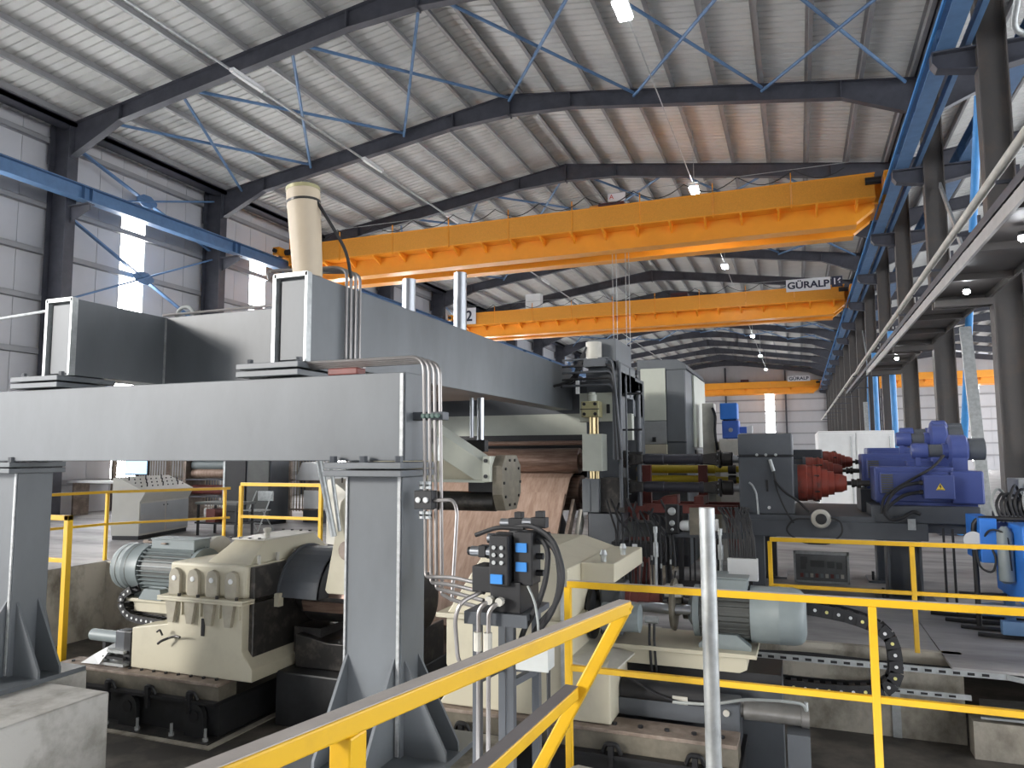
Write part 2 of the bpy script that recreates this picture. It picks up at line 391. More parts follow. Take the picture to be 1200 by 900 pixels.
# ------------------------------------------------------------------ overhead cranes
def text(body, size, loc, rot, m, parent, depth=.004, name='lettering', sx=1, bold=0):
    cu = bpy.data.curves.new(name, 'FONT'); cu.body = body; cu.size = size; cu.extrude = depth; cu.offset = bold; cu.align_x = 'CENTER'; cu.align_y = 'CENTER'
    tmp = bpy.data.objects.new('tmp', cu); COL.objects.link(tmp)
    dg = bpy.context.evaluated_depsgraph_get(); me = bpy.data.meshes.new_from_object(tmp.evaluated_get(dg))
    bpy.data.objects.remove(tmp)
    o = bpy.data.objects.new(name, me); COL.objects.link(o); me.materials.clear(); me.materials.append(m)
    o.parent = parent; o.location = V(loc)-(wloc(parent) if parent else V(0, 0, 0)); o.rotation_euler = rot; o.scale = (sx, 1, 1)
    return o
def crane(yn, lab, x0=-18.6, x1=2.715, sign=None, two=False, detail=True):
    t = thing('overhead_crane', lab, 'crane', ((x0+x1)/2, yn+.8, 9.63))
    xa, xb = x0+.35, x1-.35
    for y in (yn, yn+1.25):
        g = build('girder', MB().xz([(xa, 9.6), (xb, 9.6), (xb, 9.2), (xb-.55, 8.78), (xa+.55, 8.78), (xa, 9.2)], y, y+.4), M['orange'], t)
        build('flange', MB().box(xa+.5, xb-.5, y-.06, y+.46, 8.73, 8.78), M['orange'], g)
    yo = yn-.5
    w = build('walkway_deck', MB().box(xa, xb, yo, yn, 9.36, 9.4), M['orange'], t)
    n = 19 if detail else 9
    for i in range(n):
        x = xa+.5+(xb-xa-1)*i/(n-1)
        build('bracket', MB().yz([(yn, 9.36), (yo, 9.36), (yo, 9.3), (yn, 9.1)], x-.03, x+.03), M['orange'], w)
    for i in range(n//2):
        a, b = xa+(xb-xa)*i/(n//2), xa+(xb-xa)*(i+1)/(n//2)
        build('net_panel', MB().box(a+.02, b-.02, yo-.012, yo, 9.4, 10.06), M['orange2'] if detail else M['orange'], t)
        build('post', MB().box(a-.015, a+.015, yo-.03, yo+.01, 9.3, 10.4 if detail else 10.1), M['orange'], t)
    build('hand_rail', MB().box(xa, xb, yo-.02, yo+.02, 10.06, 10.1), M['orange'], t)
    for x in (x0, x1):
        s_ = 1 if x == x0 else -1
        e = build('end_carriage', MB().box(x-.15, x+.15, yn-.9, yn+2.5, 9.68, 10.0).box(min(x, x+s_*.4), max(x, x+s_*.4), yn-.05, yn+1.7, 9.3, 9.9), M['orange'], t, bevel=.02)
        for y in (yn-.6, yn+2.2): build('wheel', MB().lathe((x-.05, y, 9.78), (1, 0, 0), [(0, .15), (.1, .15)], 16), M['steel'], e)
        for y in (yn-.95, yn+2.55): build('buffer', MB().cyl((x, y-.06, 9.84), (x, y+.06, 9.84), .08, n=10), M['black'], e)
        build('drive_motor', MB().cyl((x+s_*.2, yn-.55, 9.84), (x+s_*.62, yn-.55, 9.84), .11, n=12), M['black'], t)
    build('trolley', MB().box(-6.4, -4.9, yn+.1, yn+1.6, 9.72, 10.2).box(-6.1, -5.2, yn+.3, yn+1.3, 10.2, 10.5), mat('trolley_maroon', (.10, .03, .035), .5, 0, .2, 4), t, bevel=.02) if x1 < 5 else None
    if detail:
        z = 10.5
        c = build('festoon_wire', MB().cyl((xa+.6, yo-.02, z), (xb-.5, yo-.02, z), .012, n=6), M['galv'], t)
        pts = []
        N_ = 12; L = (xb-xa-1.2)/N_
        for i in range(N_):
            for k in range(8):
                u = k/8; pts.append((xa+.6+(i+u)*L, yo-.05, z-.03-.34*math.sin(math.pi*u)))
        build('festoon_cable', MB().pipe(pts, .016, 6), M['rubber'], t)
    return t
c1 = crane(23.8, 'orange double girder overhead crane with maroon trolley and draped festoon cable')
tr = [o for o in c1.children if o.name.startswith('trolley')][0]
bd = build('trolley_sign', MB().box(-5.75, -5.15, 24.08, 24.1, 10.52, 10.8), M['sign'], c1)
text('A', .22, (-5.62, 24.07, 10.66), (math.pi/2, 0, 0), mat('sign_red', (.6, .04, .03), .5), c1, .003)
build('junction_box', MB().box(-6.4, -6.1, 24.1, 24.4, 10.2, 10.45), mat('amber_box', (.7, .33, .1), .5), c1)
for i, x in enumerate((-5.75, -5.62, -5.3, -5.18)): build('wire_rope', MB().cyl((x, 24.6, 9.7), (x, 24.6, 4.2), .01, n=6), M['galv'], c1)
build('hook_block', MB().box(-5.75, -5.18, 24.5, 24.7, 3.6, 4.25).cyl((-5.47, 24.6, 3.2), (-5.47, 24.6, 3.6), .06, n=10), M['steel'], c1)
c2 = crane(39.2, 'yellow orange overhead crane with the number 2 plate and dark 16 sign')
build('sign_board', MB().box(-.28, 1.74, 38.62, 38.66, 9.9, 10.5), M['sign'], c2)
text('GÜRALP', .46, (.73, 38.615, 10.18), (math.pi/2, 0, 0), M['signd'], c2, .004, sx=1.12, bold=.014)
build('capacity_board', MB().box(1.8, 2.28, 38.62, 38.66, 9.98, 10.5), M['signd'], c2)
text('16', .42, (2.04, 38.615, 10.24), (math.pi/2, 0, 0), M['sign'], c2, .004, bold=.012)
build('number_board', MB().box(-17.95, -17.1, 38.6, 38.64, 9.45, 10.4), M['sign'], c2)
text('2', .85, (-17.52, 38.595, 9.9), (math.pi/2, 0, 0), M['signd'], c2, .004, bold=.02)
build('electric_cabinet', MB().box(-14.1, -13.2, 38.75, 39.2, 10.1, 10.95), M['white'], c2, bevel=.02)
c3 = crane(90.2, 'distant orange crane with a white name board near the gable wall', detail=False)
build('sign_board', MB().box(-.9, 1.5, 89.62, 89.66, 10.0, 10.62), M['sign'], c3)
text('GÜRALP', .5, (.3, 89.615, 10.3), (math.pi/2, 0, 0), M['signd'], c3, .004, sx=1.12, bold=.014)
c4 = crane(86.0, 'orange crane of the neighbouring hall behind the columns', 4.125, 25.5, detail=False)
# ------------------------------------------------------------------ lamps
for i, y in enumerate((13.4, 23.9, 34.6, 45.3, 56.6, 68.5, 80.1)):
    t = thing('high_bay_lamp', 'lit white high bay lamp hanging on the roof cable', 'lamp', (-2.85, y, 10.4), 'lit high bay lamps in a line under the roof')
    build('housing', MB().box(-3.0, -2.7, y-.32, y+.32, 10.5, 10.58), M['white'], t)
    build('diffuser', MB().box(-2.97, -2.73, y-.3, y+.3, 10.44, 10.5), M['lampg'], t)
    build('hanger', MB().cyl((-2.85, y, 10.58), (-2.85, y, ztop(-2.85)+.1), .01, n=6), M['galv'], t)
for i in range(6):
    y = 14.5+6*i
    t = thing('tube_light', 'unlit slim white tube light fixed under the roof conduit', 'lamp', (-12.8, y, 11.4), 'unlit tube lights along the conduit')
    build('body', MB().box(-12.87, -12.73, y-.58, y+.58, 11.5, 11.58), M['white'], t)
    build('tube', MB().cyl((-12.8, y-.55, 11.47), (-12.8, y+.55, 11.47), .03, n=8), M['lampg2'], t)
    build('bracket', MB().box(-12.96, -12.72, y-.02, y+.02, 11.58, 11.62), M['galv'], t)
# ------------------------------------------------------------------ service walkway, pipe and cable tray along the columns
M['greybox_'] = mat('walkway_box_grey', (.3, .31, .32), .5)
t = thing('service_walkway', 'brown steel service walkway bracketed off the columns', 'walkway', (2.75, 16, 4.6))
build('deck', MB().box(2.3, 3.19, 3, 28, 4.72, 4.76), M['steelb'], t)
build('edge_channel', MB().box(2.27, 2.31, 3, 28, 4.62, 4.78), mat('pale_channel', (.42, .41, .40), .5), t)
build('edge_channel', MB().box(3.12, 3.16, 3, 28, 4.62, 4.72), M['steelb'], t)
for i in range(14): build('cross_beam', MB().box(2.31, 3.12, 3.7+i*1.85, 3.8+i*1.85, 4.62, 4.72), M['steelb'], t)
for y in YF:
    if 2 < y < 28: build('support_arm', MB().box(2.31, 3.19, y-.16, y-.06, 4.5, 4.62).box(2.31, 3.19, y+.06, y+.16, 4.5, 4.62), M['steelb'], t)
for i in range(12):
    y = 4+2*i; build('rail_post', MB().box(2.5, 2.54, y-.02, y+.02, 4.76, 5.35), M['steel'], t)
for y, lb in ((10.3, 0), (13.5, 1), (22.6, 2)):
    l_ = thing('walkway_light', 'small lit lamp under the brown service walkway', 'lamp', (2.6, y, 4.5), 'small lamps under the service walkway')
    build('bulb', MB().lathe((2.6, y, 4.5), (0, 0, 1), [(0, .02), (.02, .045), (.06, .05), (.08, .03)], 10), M['lampg'], l_)
    build('socket', MB().cyl((2.6, y, 4.57), (2.6, y, 4.62), .05, n=10), M['black'], l_)
pts = [(2.2, 3, 5.12), (2.2, 30, 5.12), (2.2, 31.5, 5.06), (2.2, 33, 5.12), (2.2, 78, 5.12)]
tag(build('air_pipe', MB().pipe(pts, .055, 10), M['dirty'], smooth=True), 'long dirty white pipe running along the column line', 'pipe')
tr = thing('cable_tray', 'black ladder cable tray full of cables beside the white pipe', 'cable tray', (2.4, 16, 4.86))
build('side_rail', MB().box(2.29, 2.31, 3, 40, 4.84, 4.96), M['steel'], tr); build('side_rail', MB().box(2.46, 2.48, 3, 40, 4.84, 4.96), M['steel'], tr)
for i in range(70): build('rung', MB().box(2.31, 2.46, 3.4+i*.5, 3.44+i*.5, 4.85, 4.87), M['galv'], tr)
for j in range(5):
    r = random.Random(j); pts = [(2.32+.03*j+r.uniform(-.01, .01), 3+i*1.5, 4.9+r.uniform(0, .09)) for i in range(25)]
    build('cable', MB().pipe(pts, .013, 6), M['rubber'], tr)
wk = [o for o in bpy.data.objects if o.name.startswith('service_walkway')][0]
for y, x, z, w in ((9.2, 2.7, 4.8, .3), (11.4, 2.9, 4.8, .22), (12.6, 2.75, 4.8, .35), (16.2, 2.9, 4.8, .3), (18.6, 2.85, 4.8, .4), (21.5, 2.8, 4.8, .3), (24.0, 2.8, 4.8, .35)):
    b_ = build('cable_box', MB().box(x, x+.2, y, y+w, 4.762, z+.3), M['blue'] if int(y*10) % 3 else M['greybox_'], wk, bevel=.01)
for i in range(9):
    y = 7.4+2.2*i; build('bracket_arm', MB().box(2.2, 2.52, y-.02, y+.02, 5.02, 5.06).box(2.48, 2.52, y-.02, y+.02, 4.76, 5.06), M['steel'], wk)
tag(build('water_pipe', MB().pipe([(2.62, 8, 4.92), (2.62, 15.2, 4.92), (2.62, 15.2, 5.2), (2.62, 17, 5.2), (2.62, 17, 4.9), (2.62, 27, 4.9)], .06, 10, .15), M['blue'], smooth=True), 'blue pipe with offset bends laid on the service walkway', 'pipe')
for y in YF:
    if 27 < y < 80: 
        tag(build('pipe_bracket', MB().box(2.15, 3.19, y-.03, y+.03, 5.0, 5.05), M['steel']), 'dark arm holding the white pipe off a far column', 'bracket', 'pipe arms on the far columns')
tag(build('conduit_bend', MB().pipe([(3.32, 12, 9.2), (3.32, 13.0, 8.45), (3.9, 13.0, 8.3), (4.6, 13.2, 8.35)], .05, 10, .25), M['galv'], smooth=True), 'bent galvanised conduit pair by the crane bracket', 'conduit')
# white container far behind the drive
t = thing('storage_container', 'large white box cabinet standing behind the blue motors', 'container', (1.6, 25, 0))
build('body', MB().box(.55, 2.6, 24, 28, .1, 2.62), M['white'], t, bevel=.02)
for x in (1.06, 2.09):
    d_ = build('door_panel', MB().box(x-.49, x+.49, 23.96, 24, .2, 2.55), M['white'], t, bevel=.01)
    build('door_bar', MB().cyl((x+.38, 23.94, .3), (x+.38, 23.94, 2.45), .015, n=8), M['galv'], d_)
build('skid', MB().box(.6, 2.55, 24.05, 27.9, 0, .1), M['steel'], t)
t = thing('parked_loader', 'red machine body parked beyond the columns', 'vehicle', (4.6, 30.6, 0))
build('body', MB().box(4.1, 5.4, 30, 31.5, .5, 1.75), mat('red_paint', (.6, .06, .05), .4), t, bevel=.1)
for y in (30.25, 31.2):
    for x in (4.15, 5.35): build('wheel', MB().lathe((x-.1, y, .35), (1, 0, 0), [(0, .25), (.03, .35), (.17, .35), (.2, .25)], 18), M['rubber'], t)
# ------------------------------------------------------------------ more materials
M.update(
    grey=mat('machine_grey', (.135, .147, .158), .42, 0, .16, 1.6, .03, stretch=(1, 1, .45), detail=9),
    greyd=mat('machine_grey_dark', (.085, .093, .105), .45, 0, .12, 3.0),
    weld=mat('weld_bead', (.42, .43, .43), .4, .3, .25, 20),
    beige=mat('machine_beige', (.56, .52, .40), .45, 0, .10, 2.5, 0, c2=(.47, .43, .33), mix=(.5, .8)),
    beigel=mat('machine_cream', (.52, .54, .47), .42, 0, .06, 3),
    oily=mat('oily_metal', (.055, .052, .05), .35, .5, .4, 7, .1, c2=(.14, .125, .11), mix=(.5, .75)),
    roll=mat('rusty_roll', (.20, .125, .095), .3, .45, .3, 3, .05, c2=(.34, .24, .19), mix=(.4, .7), stretch=(1, 9, 9)),
    plate=mat('rusty_plate', (.29, .19, .14), .5, .1, .2, 3.5, .05, c2=(.42, .30, .235), mix=(.38, .66), stretch=(5, 1, 1), detail=8),
    rail=mat('rusty_bed', (.20, .155, .125), .6, .1, .2, 6, .1, c2=(.33, .27, .225), mix=(.42, .66)),
    bed=mat('olive_bed', (.15, .135, .105), .5, .1, .2, 5, .05, c2=(.23, .205, .16), mix=(.45, .7)),
    red=mat('oxide_red', (.20, .055, .045), .5, 0, .2, 5),
    redm=mat('reducer_red', (.30, .055, .035), .42, 0, .2, 6, 0, c2=(.13, .05, .042), mix=(.5, .72)),
    yel2=mat('shaft_yellow', (.62, .47, .03), .5, 0, .2, 14, 0, c2=(.33, .25, .05), mix=(.55, .8)),
    motor=mat('motor_grey', (.22, .255, .26), .45, 0, .10, 3),
    motd=mat('motor_fin', (.10, .105, .10), .5, .1, .15, 4),
    mblue=mat('motor_blue', (.062, .088, .27), .42, 0, .08, 3),
    mblue2=mat('vivid_blue', (.035, .20, .68), .4, 0, .08, 3),
    brass=mat('brass', (.62, .50, .28), .3, .7, .1, 5),
    olive=mat('olive_cylinder', (.40, .37, .20), .42, .1, .12, 5),
    pipe=mat('pipe_steel', (.36, .34, .33), .35, .7, .1, 6),
    cabl=mat('cable_grey', (.33, .35, .34), .5, 0, .05, 3),
    tagb=mat('tag_blue', (.05, .27, .72), .4, 0, .05, 3),
    screen=mat('screen_picture', (.35, .62, .85), .3, 0, 0, 1, 0, emit=.9),
    cream=mat('tall_cover_cream', (.60, .50, .37), .5, 0, .08, 2),
    amber=mat('warn_yellow', (.85, .62, .05), .4, 0, .03, 4),
)
G = M['grey']
# ------------------------------------------------------------------ grey portal frame over the line
gf = thing('portal_frame', 'heavy grey welded portal frame with long box beams over the line', 'machine frame', (-4.8, 4.8, 0))
fb = build('front_beam', MB().box(-9.8, -2.6, 4.64, 5.0, 1.95, 2.585), G, gf, bevel=.006)
build('weld_seam', MB().box(-2.64, -2.615, 4.625, 4.64, 1.96, 2.575), M['weld'], fb)
for x0, x1, y0, y1, zb in ((-3.1, -2.63, 4.66, 5.0, -.12), (-7.18, -6.64, 4.72, 5.06, 0)):
    lg = build('leg', MB().box(x0, x1, y0, y1, zb+.03, 1.84), G, gf, bevel=.006)
    build('weld_seam', MB().box(x0+.005, x0+.02, y0-.012, y0, zb+.05, 1.84).box(x1-.035, x1-.012, y0-.012, y0, zb+.05, 1.84), M['weld'], lg)
    build('head_plate', MB().box(x0-.11, x1+.06, y0-.13, y1+.08, 1.84, 1.885).box(x0-.11, x1+.06, y0-.13, y1+.08, 1.895, 1.94), G, lg, bevel=.005)
    for x in (x0-.06, (x0+x1)/2-.04, x1+.015): build('bolt', MB().cyl((x, y0-.08, 1.94), (x, y0-.08, 1.985), .03, n=6), M['greyd'], lg)
    build('foot_plate', MB().box(x0-.35, x1+.34, y0-.42, y1+(.28 if zb else .17), zb, zb+.04), G, lg)
    for x in (x0+.03, x1-.06):
        for ys, dy in ((y0, -.38), (y1, .16)): build('gusset', MB().prism([(x-.011, ys, zb+.04), (x-.011, ys+dy, zb+.04), (x-.011, ys+dy, zb+.1), (x-.011, ys, zb+.70)], (.022, 0, 0)), G, lg)
    for y in (y0+.06, y1-.08): build('gusset', MB().prism([(x1, y-.011, zb+.04), (x1+.32, y-.011, zb+.04), (x1+.32, y-.011, zb+.1), (x1, y-.011, zb+.68)], (0, .022, 0)), G, lg)
for x0, x1 in ((-3.85, -3.535), (-6.41, -6.085)):
    lb = build('long_beam', MB().box(x0, x1, 4.79, 12.0, 2.72, 3.42), G, gf, bevel=.006)
    build('end_rim', MB().box(x0-.012, x0+.02, 4.73, 4.79, 2.72, 3.425).box(x1-.02, x1+.004, 4.73, 4.79, 2.72, 3.425).box(x0, x1, 4.73, 4.79, 3.395, 3.43), M['galv'], lb)
    build('end_plate', MB().box(x0+.055, x1-.02, 4.76, 4.79, 2.74, 3.37), G, lb)
    build('seat_plate', MB().box(x0-.24, x1+.03, 4.60, 5.2, 2.60, 2.645).box(x0-.24, x1+.03, 4.60, 5.2, 2.66, 2.705), G, lb, bevel=.004)
    for x in (x0-.17, x1-.02):
        build('bolt', MB().cyl((x, 4.68, 2.705), (x, 4.68, 2.745), .025, n=6), M['greyd'], lb)
build('cross_beam', MB().box(-6.085, -3.85, 5.8, 6.15, 2.72, 3.42), G, gf, bevel=.006)
build('weld_seam', MB().box(-6.085, -6.07, 5.785, 5.8, 2.73, 3.41), M['weld'], gf)
build('cross_beam', MB().box(-6.085, -3.85, 7.6, 9.2, 2.72, 3.3), G, gf, bevel=.006)
tag(build('footing', MB().box(-3.6, -2.1, 4.1, 5.4, PZ, -.122), M['pit'], bevel=.02), 'concrete footing block under the bolted grey leg', 'foundation')
# tall cream cover, chrome rams and pipework on the frame
t = thing('cylinder_cover', 'tall cream tapered cylinder standing on the grey beam end', 'cylinder', (-3.7, 4.95, 3.43))
build('body', MB().lathe((-3.69, 4.95, 3.43), (-.09, 0, .99), [(0, .115), (.02, .118), (.66, .137), (.74, .137)], 24), M['cream'], t, True)
build('cap', MB().lathe((-3.757, 4.95, 4.168), (-.09, 0, .99), [(0, .139), (.03, .139), (.035, .12)], 24), M['olive'], t, True)
build('stain_band', MB().lathe((-3.747, 4.95, 4.06), (-.09, 0, .99), [(0, .1395), (.02, .1395)], 24), M['oily'], t, True)
build('cable', MB().pipe([(-3.64, 4.95, 4.1), (-3.5, 5.0, 3.86), (-3.42, 5.1, 3.66), (-3.41, 5.15, 3.45)], .014, 8, .1), M['rubber'], t, True)
for x, y, z1, lab in ((-4.45, 8.0, 4.16, 'short polished chrome ram beside the cream cover'), (-4.03, 8.6, 4.34, 'taller polished chrome ram standing behind the grey beam')):
    t = thing('hydraulic_ram', lab, 'ram', (x, y, 3.3))
    build('rod', MB().cyl((x, y, 3.36), (x, y, z1), .085, n=24), M['chrome'], t, True)
    build('collar', MB().lathe((x, y, 3.3), (0, 0, 1), [(0, .14), (.06, .14), (.07, .1)], 20), M['greyd'], t, True)
t = thing('pipe_bundle', 'bundle of steel hydraulic pipes bending down the beam end', 'pipes', (-2.45, 4.8, 1.0))
for i in range(4):
    x = -2.505+.037*i; y = 4.78+.012*i; z = 2.70-.012*i
    ln = [(-3.55+.02*i, y-.05, z), (x, y-.05, z), (x, y, 1.22-.05*i), (x+.06, y, 1.18-.055*i)]
    e = [(-2.2, 4.6, 1.17-.05*i), (-1.9, 4.42, 1.17-.05*i)]
    build('pipe', MB().pipe(ln[:3]+[(x, y, 1.13-.04*i)]+e, .0135, 8, .1), M['pipe'], t, True)
for z in (2.27,): 
    build('clamp', MB().box(-2.62, -2.36, 4.75, 4.85, z-.03, z+.03), M['greyd'], t, bevel=.006)
    for i in range(4): build('clamp_knob', MB().lathe((-2.505+.037*i, 4.74, z), (0, -1, 0), [(0, .018), (.02, .018), (.024, .01)], 10), mat('clamp_green', (.10, .16, .14), .5) if i == 0 else bpy.data.materials['clamp_green'], t)
build('valve_block', MB().box(-2.56, -2.42, 4.70, 4.79, 1.61, 1.74), M['black'], t, bevel=.005)
for z in (1.56, 1.58, 1.77, 1.79):
    for x in (-2.525, -2.475): build('fitting', MB().cyl((x, 4.76, z-.02), (x, 4.76, z+.012), .024, n=8), M['galv'], t)
for x in (-2.525, -2.465): build('dial', MB().lathe((x, 4.70, 1.675), (0, -1, 0), [(0, .02), (.01, .02), (.012, .012)], 12), M['white'], t)
build('pipe', MB().pipe([(-2.42, 4.74, 1.67), (-2.27, 4.74, 1.68), (-2.24, 4.74, 1.6), (-2.24, 4.66, 1.0)], .013, 8, .06), M['pipe'], t, True)
for x, z in ((-2.455, 2.12), (-2.435, 2.06), (-2.405, 2.0)): build('coupling', MB().cyl((x, 4.79, z-.05), (x, 4.79, z+.06), .018, n=8), M['galv'], t)
t = thing('pipe_bundle', 'looped steel pipes wrapped over the end of the long beam', 'pipes', (-3.5, 5.2, 2.75))
for i in range(4):
    x = -3.50+.002*i; y = 5.22+.13*i*.5
    build('pipe', MB().pipe([(-4.1+.12*i, 4.98+.06*i, 3.46), (-4.16+.12*i, 5.02+.06*i, 3.55), (-3.6, y, 3.58), (x, y, 3.54), (x, y, 2.74), (x+.12, y-.1, 2.72)], .014, 8, .07), M['pipe'], t, True)
tag(build('conduit', MB().pipe([(-6.1, 5.78, 3.44), (-3.9, 5.78, 3.44)], .014, 8), M['pipe'], smooth=True), 'thin steel conduit along the top edge of the cross beam', 'conduit')
tag(build('hose', MB().pipe([(-6.0, 5.85, 3.43), (-5.95, 5.85, 3.52), (-5.82, 5.85, 3.53), (-5.75, 5.85, 3.43)], .02, 8, .06), M['cabl'], smooth=True), 'short grey hose loop on top of the cross beam', 'hose')
tag(build('conduit', MB().pipe([(-9.5, 5.4, 3.41), (-6.45, 5.0, 3.41)], .016, 8), M['galv'], smooth=True), 'pale conduit reaching the shaded long beam end', 'conduit')
tag(build('red_marker', MB().box(-3.28, -3.02, 4.66, 4.78, 2.586, 2.64), M['red'], bevel=.01), 'small red block lying on top of the front beam', 'block')
# ------------------------------------------------------------------ yellow guard rails
def guard_rail(name, lab, nodes, posts, zt, zm, w=.045, zb=0, m='yellow'):
    """horizontal top and middle bars through nodes, posts at the given points"""
    t = thing(name, lab, 'railing', (nodes[0][0], nodes[0][1], zb))
    for a, b in zip(nodes, nodes[1:]):
        tb = build('top_bar', MB().bar((a[0], a[1], zt-w/2), (b[0], b[1], zt-w/2), w, w), M[m], t, bevel=.004)
        build('dusty_top', MB().bar((a[0], a[1], zt+.001), (b[0], b[1], zt+.001), w*.8, .002), M['dust'], tb)
        build('middle_bar', MB().bar((a[0], a[1], zm), (b[0], b[1], zm), w*.85, w*.85), M[m], t, bevel=.004)
    for p in posts: build('post', MB().box(p[0]-w/2, p[0]+w/2, p[1]-w/2, p[1]+w/2, p[2] if len(p) > 2 else zb, zt-w), M[m], t, bevel=.004)
    return t
guard_rail('guard_rail', 'yellow guard rail along the pit edge behind the zinc pole', [(-1.53, 5.03), (3.2, 5.03)], [(-1.53, 5.03), (.375, 5.03), (2.4, 5.03)], 1.12, .535, zb=PZ)
guard_rail('guard_rail', 'yellow guard rail in front of the motor plinth with a dropped end', [(-.33, 8.56), (4.2, 8.56)], [(-.33, 8.56, .56), (1.03, 8.56), (2.9, 8.56)], 1.09, .58)
guard_rail('guard_rail', 'yellow corner rail around the control desk platform', [(-10.75, 7.4), (-10.6, 9.05), (-9.55, 10.7)], [(-10.6, 9.05), (-9.6, 10.62)], 1.42, .88, zb=.3)
guard_rail('guard_rail', 'yellow gate rail in front of the folding chair', [(-9.35, 10.75), (-7.62, 10.75)], [(-9.35, 10.75), (-7.65, 10.75)], 1.5, .9, w=.06, zb=.3)
t = thing('rail_post', 'short yellow rail end post by the portal leg', 'railing', (-8.2, 6.5, PZ))
build('post', MB().box(-8.26, -8.19, 6.46, 6.53, PZ, 1.28), M['yellow'], t, bevel=.004)
build('top_bar', MB().box(-9.6, -8.19, 6.46, 6.53, 1.22, 1.28), M['yellow'], t, bevel=.004)
build('middle_bar', MB().box(-9.6, -8.26, 6.47, 6.52, .72, .77), M['yellow'], t, bevel=.004)
t = thing('stair_handrail', 'yellow stair handrail with dusty top and slanting end bar', 'railing', (-.9, 2, .0))
a, b = V(-1.14, .95, 1.375), V(-.685, 3.05, 1.375)
tb = build('top_bar', MB().bar(a, b, .06, .05), M['yellow'], t, bevel=.006)
build('dusty_top', MB().bar(a+V(0, 0, .026), b+V(0, 0, .026), .05, .003), M['dust'], tb)
lg = build('slant_bar', MB().bar(b+V(.01, 0, .012), (-1.35, 3.03, .16), .05, .06, (0, 1, 0)), M['yellow'], t, bevel=.006)
mb = build('middle_bar', MB().bar((-.90, 3.0, 1.03), (-1.10, 1.0, .93), .06, .05), M['yellow'], t, bevel=.006)
build('dusty_top', MB().bar((-.90, 3.0, 1.056), (-1.10, 1.0, .956), .054, .003), mat('worn_grey_top', (.16, .15, .155), .6), mb)
build('post', MB().box(-1.04, -.98, 1.51, 1.58, -.02, 1.352), M['yellow'], t, bevel=.006)
t = thing('zinc_pole', 'upright galvanised pole in front of the yellow rail', 'pole', (-.39, 3.4, PZ))
build('shaft', MB().cyl((-.39, 3.4, PZ+.02), (-.39, 3.4, 1.757), .034, n=20), M['galv'], t, True)
build('foot_plate', MB().box(-.5, -.28, 3.29, 3.51, PZ, PZ+.02), M['galv'], t)
# ------------------------------------------------------------------ hydraulic valve stand
t = thing('valve_stand', 'dark steel stand carrying black hydraulic valves with blue tags', 'valve stand', (-1.72, 4.4, PZ))
S_ = M['greyd']
for x, y in ((-1.89, 4.3), (-1.67, 4.3), (-1.62, 4.62), (-1.85, 4.62)): build('leg', MB().box(x-.025, x+.025, y-.025, y+.025, PZ, 1.0), S_, t, bevel=.003)
build('table', MB().box(-1.96, -1.55, 4.25, 4.68, 1.0, 1.035).box(-1.96, -1.55, 4.25, 4.27, .96, 1.0), S_, t)
for z in (.62, -.2): build('cross_bar', MB().bar((-1.85, 4.62, z), (-1.62, 4.62, z), .04, .04).bar((-1.67, 4.3, z), (-1.62, 4.62, z), .04, .04).bar((-1.89, 4.3, z), (-1.85, 4.62, z), .04, .04), S_, t)
K = M['black']; mfd = build('manifold', MB().box(-1.80, -1.60, 4.28, 4.62, 1.035, 1.22), K, t, bevel=.006)
vb = build('valve_body', MB().box(-1.79, -1.665, 4.24, 4.40, 1.2, 1.50), K, t, bevel=.008)
build('valve_body', MB().box(-1.655, -1.53, 4.30, 4.46, 1.2, 1.52), K, t, bevel=.008)
build('valve_body', MB().box(-1.94, -1.80, 4.32, 4.5, 1.14, 1.30), K, t, bevel=.008)
for x0, x1, z, y in ((-1.96, -1.80, 1.385, 4.36), (-1.86, -1.64, 1.465, 4.40)):
    build('solenoid', MB().cyl((x0, y, z), (x0+.06, y, z), .032, n=14), M['chrome'], t, True); build('solenoid', MB().cyl((x1-.05, y, z), (x1+.01, y, z), .032, n=14), M['chrome'], t, True)
    build('coil', MB().box(x0+.06, x1-.05, y-.035, y+.035, z-.03, z+.04), K, t, bevel=.004)
for a, b, r in (((-1.63, 4.4, 1.465), (-1.59, 4.4, 1.465), .03), ((-1.53, 4.4, 1.49), (-1.45, 4.4, 1.49), .028), ((-1.98, 4.36, 1.385), (-1.96, 4.36, 1.385), .026)): build('end_cap', MB().cyl(a, b, r, n=12), K, t, True)
for x0, z0, w in ((-1.775, 1.215, .075), (-1.635, 1.40, .07), (-1.635, 1.285, .07)):
    build('blue_tag', MB().box(x0, x0+w, 4.225 if x0 < -1.7 else 4.29, 4.245 if x0 < -1.7 else 4.31, z0, z0+.055), M['tagb'], t)
for i in range(3):
    for j in range(2): build('screw', MB().cyl((-1.755+.05*j, 4.24, 1.34+.045*i), (-1.755+.05*j, 4.228, 1.34+.045*i), .013, n=8), M['galv'], t)
for x, z in ((-1.78, 1.115), (-1.715, 1.11)):
    build('pipe', MB().pipe([(x, 4.3, z), (x, 4.22, z), (x-.06, 4.2, z-.05), (x-.065, 4.2, -.3)], .0145, 8, .07), M['pipe'], t, True)
    for a, b, r in (((x-.065, 4.2, .82), (x-.065, 4.2, .93), .026), ((x-.065, 4.2, .72), (x-.065, 4.2, .78), .022), ((x, 4.21, z), (x, 4.25, z), .026)): build('fitting', MB().cyl(a, b, r, n=8), M['dirty'], t)
build('pipe', MB().pipe([(-1.84, 4.4, 1.16), (-1.96, 4.2, 1.1), (-2.0, 4.2, 1.0), (-2.0, 4.25, .72), (-1.9, 4.28, .66)], .0135, 8, .08), M['pipe'], t, True)
hz = ((-1.57, 1.535), (-1.55, 1.48), (-1.60, 1.50))
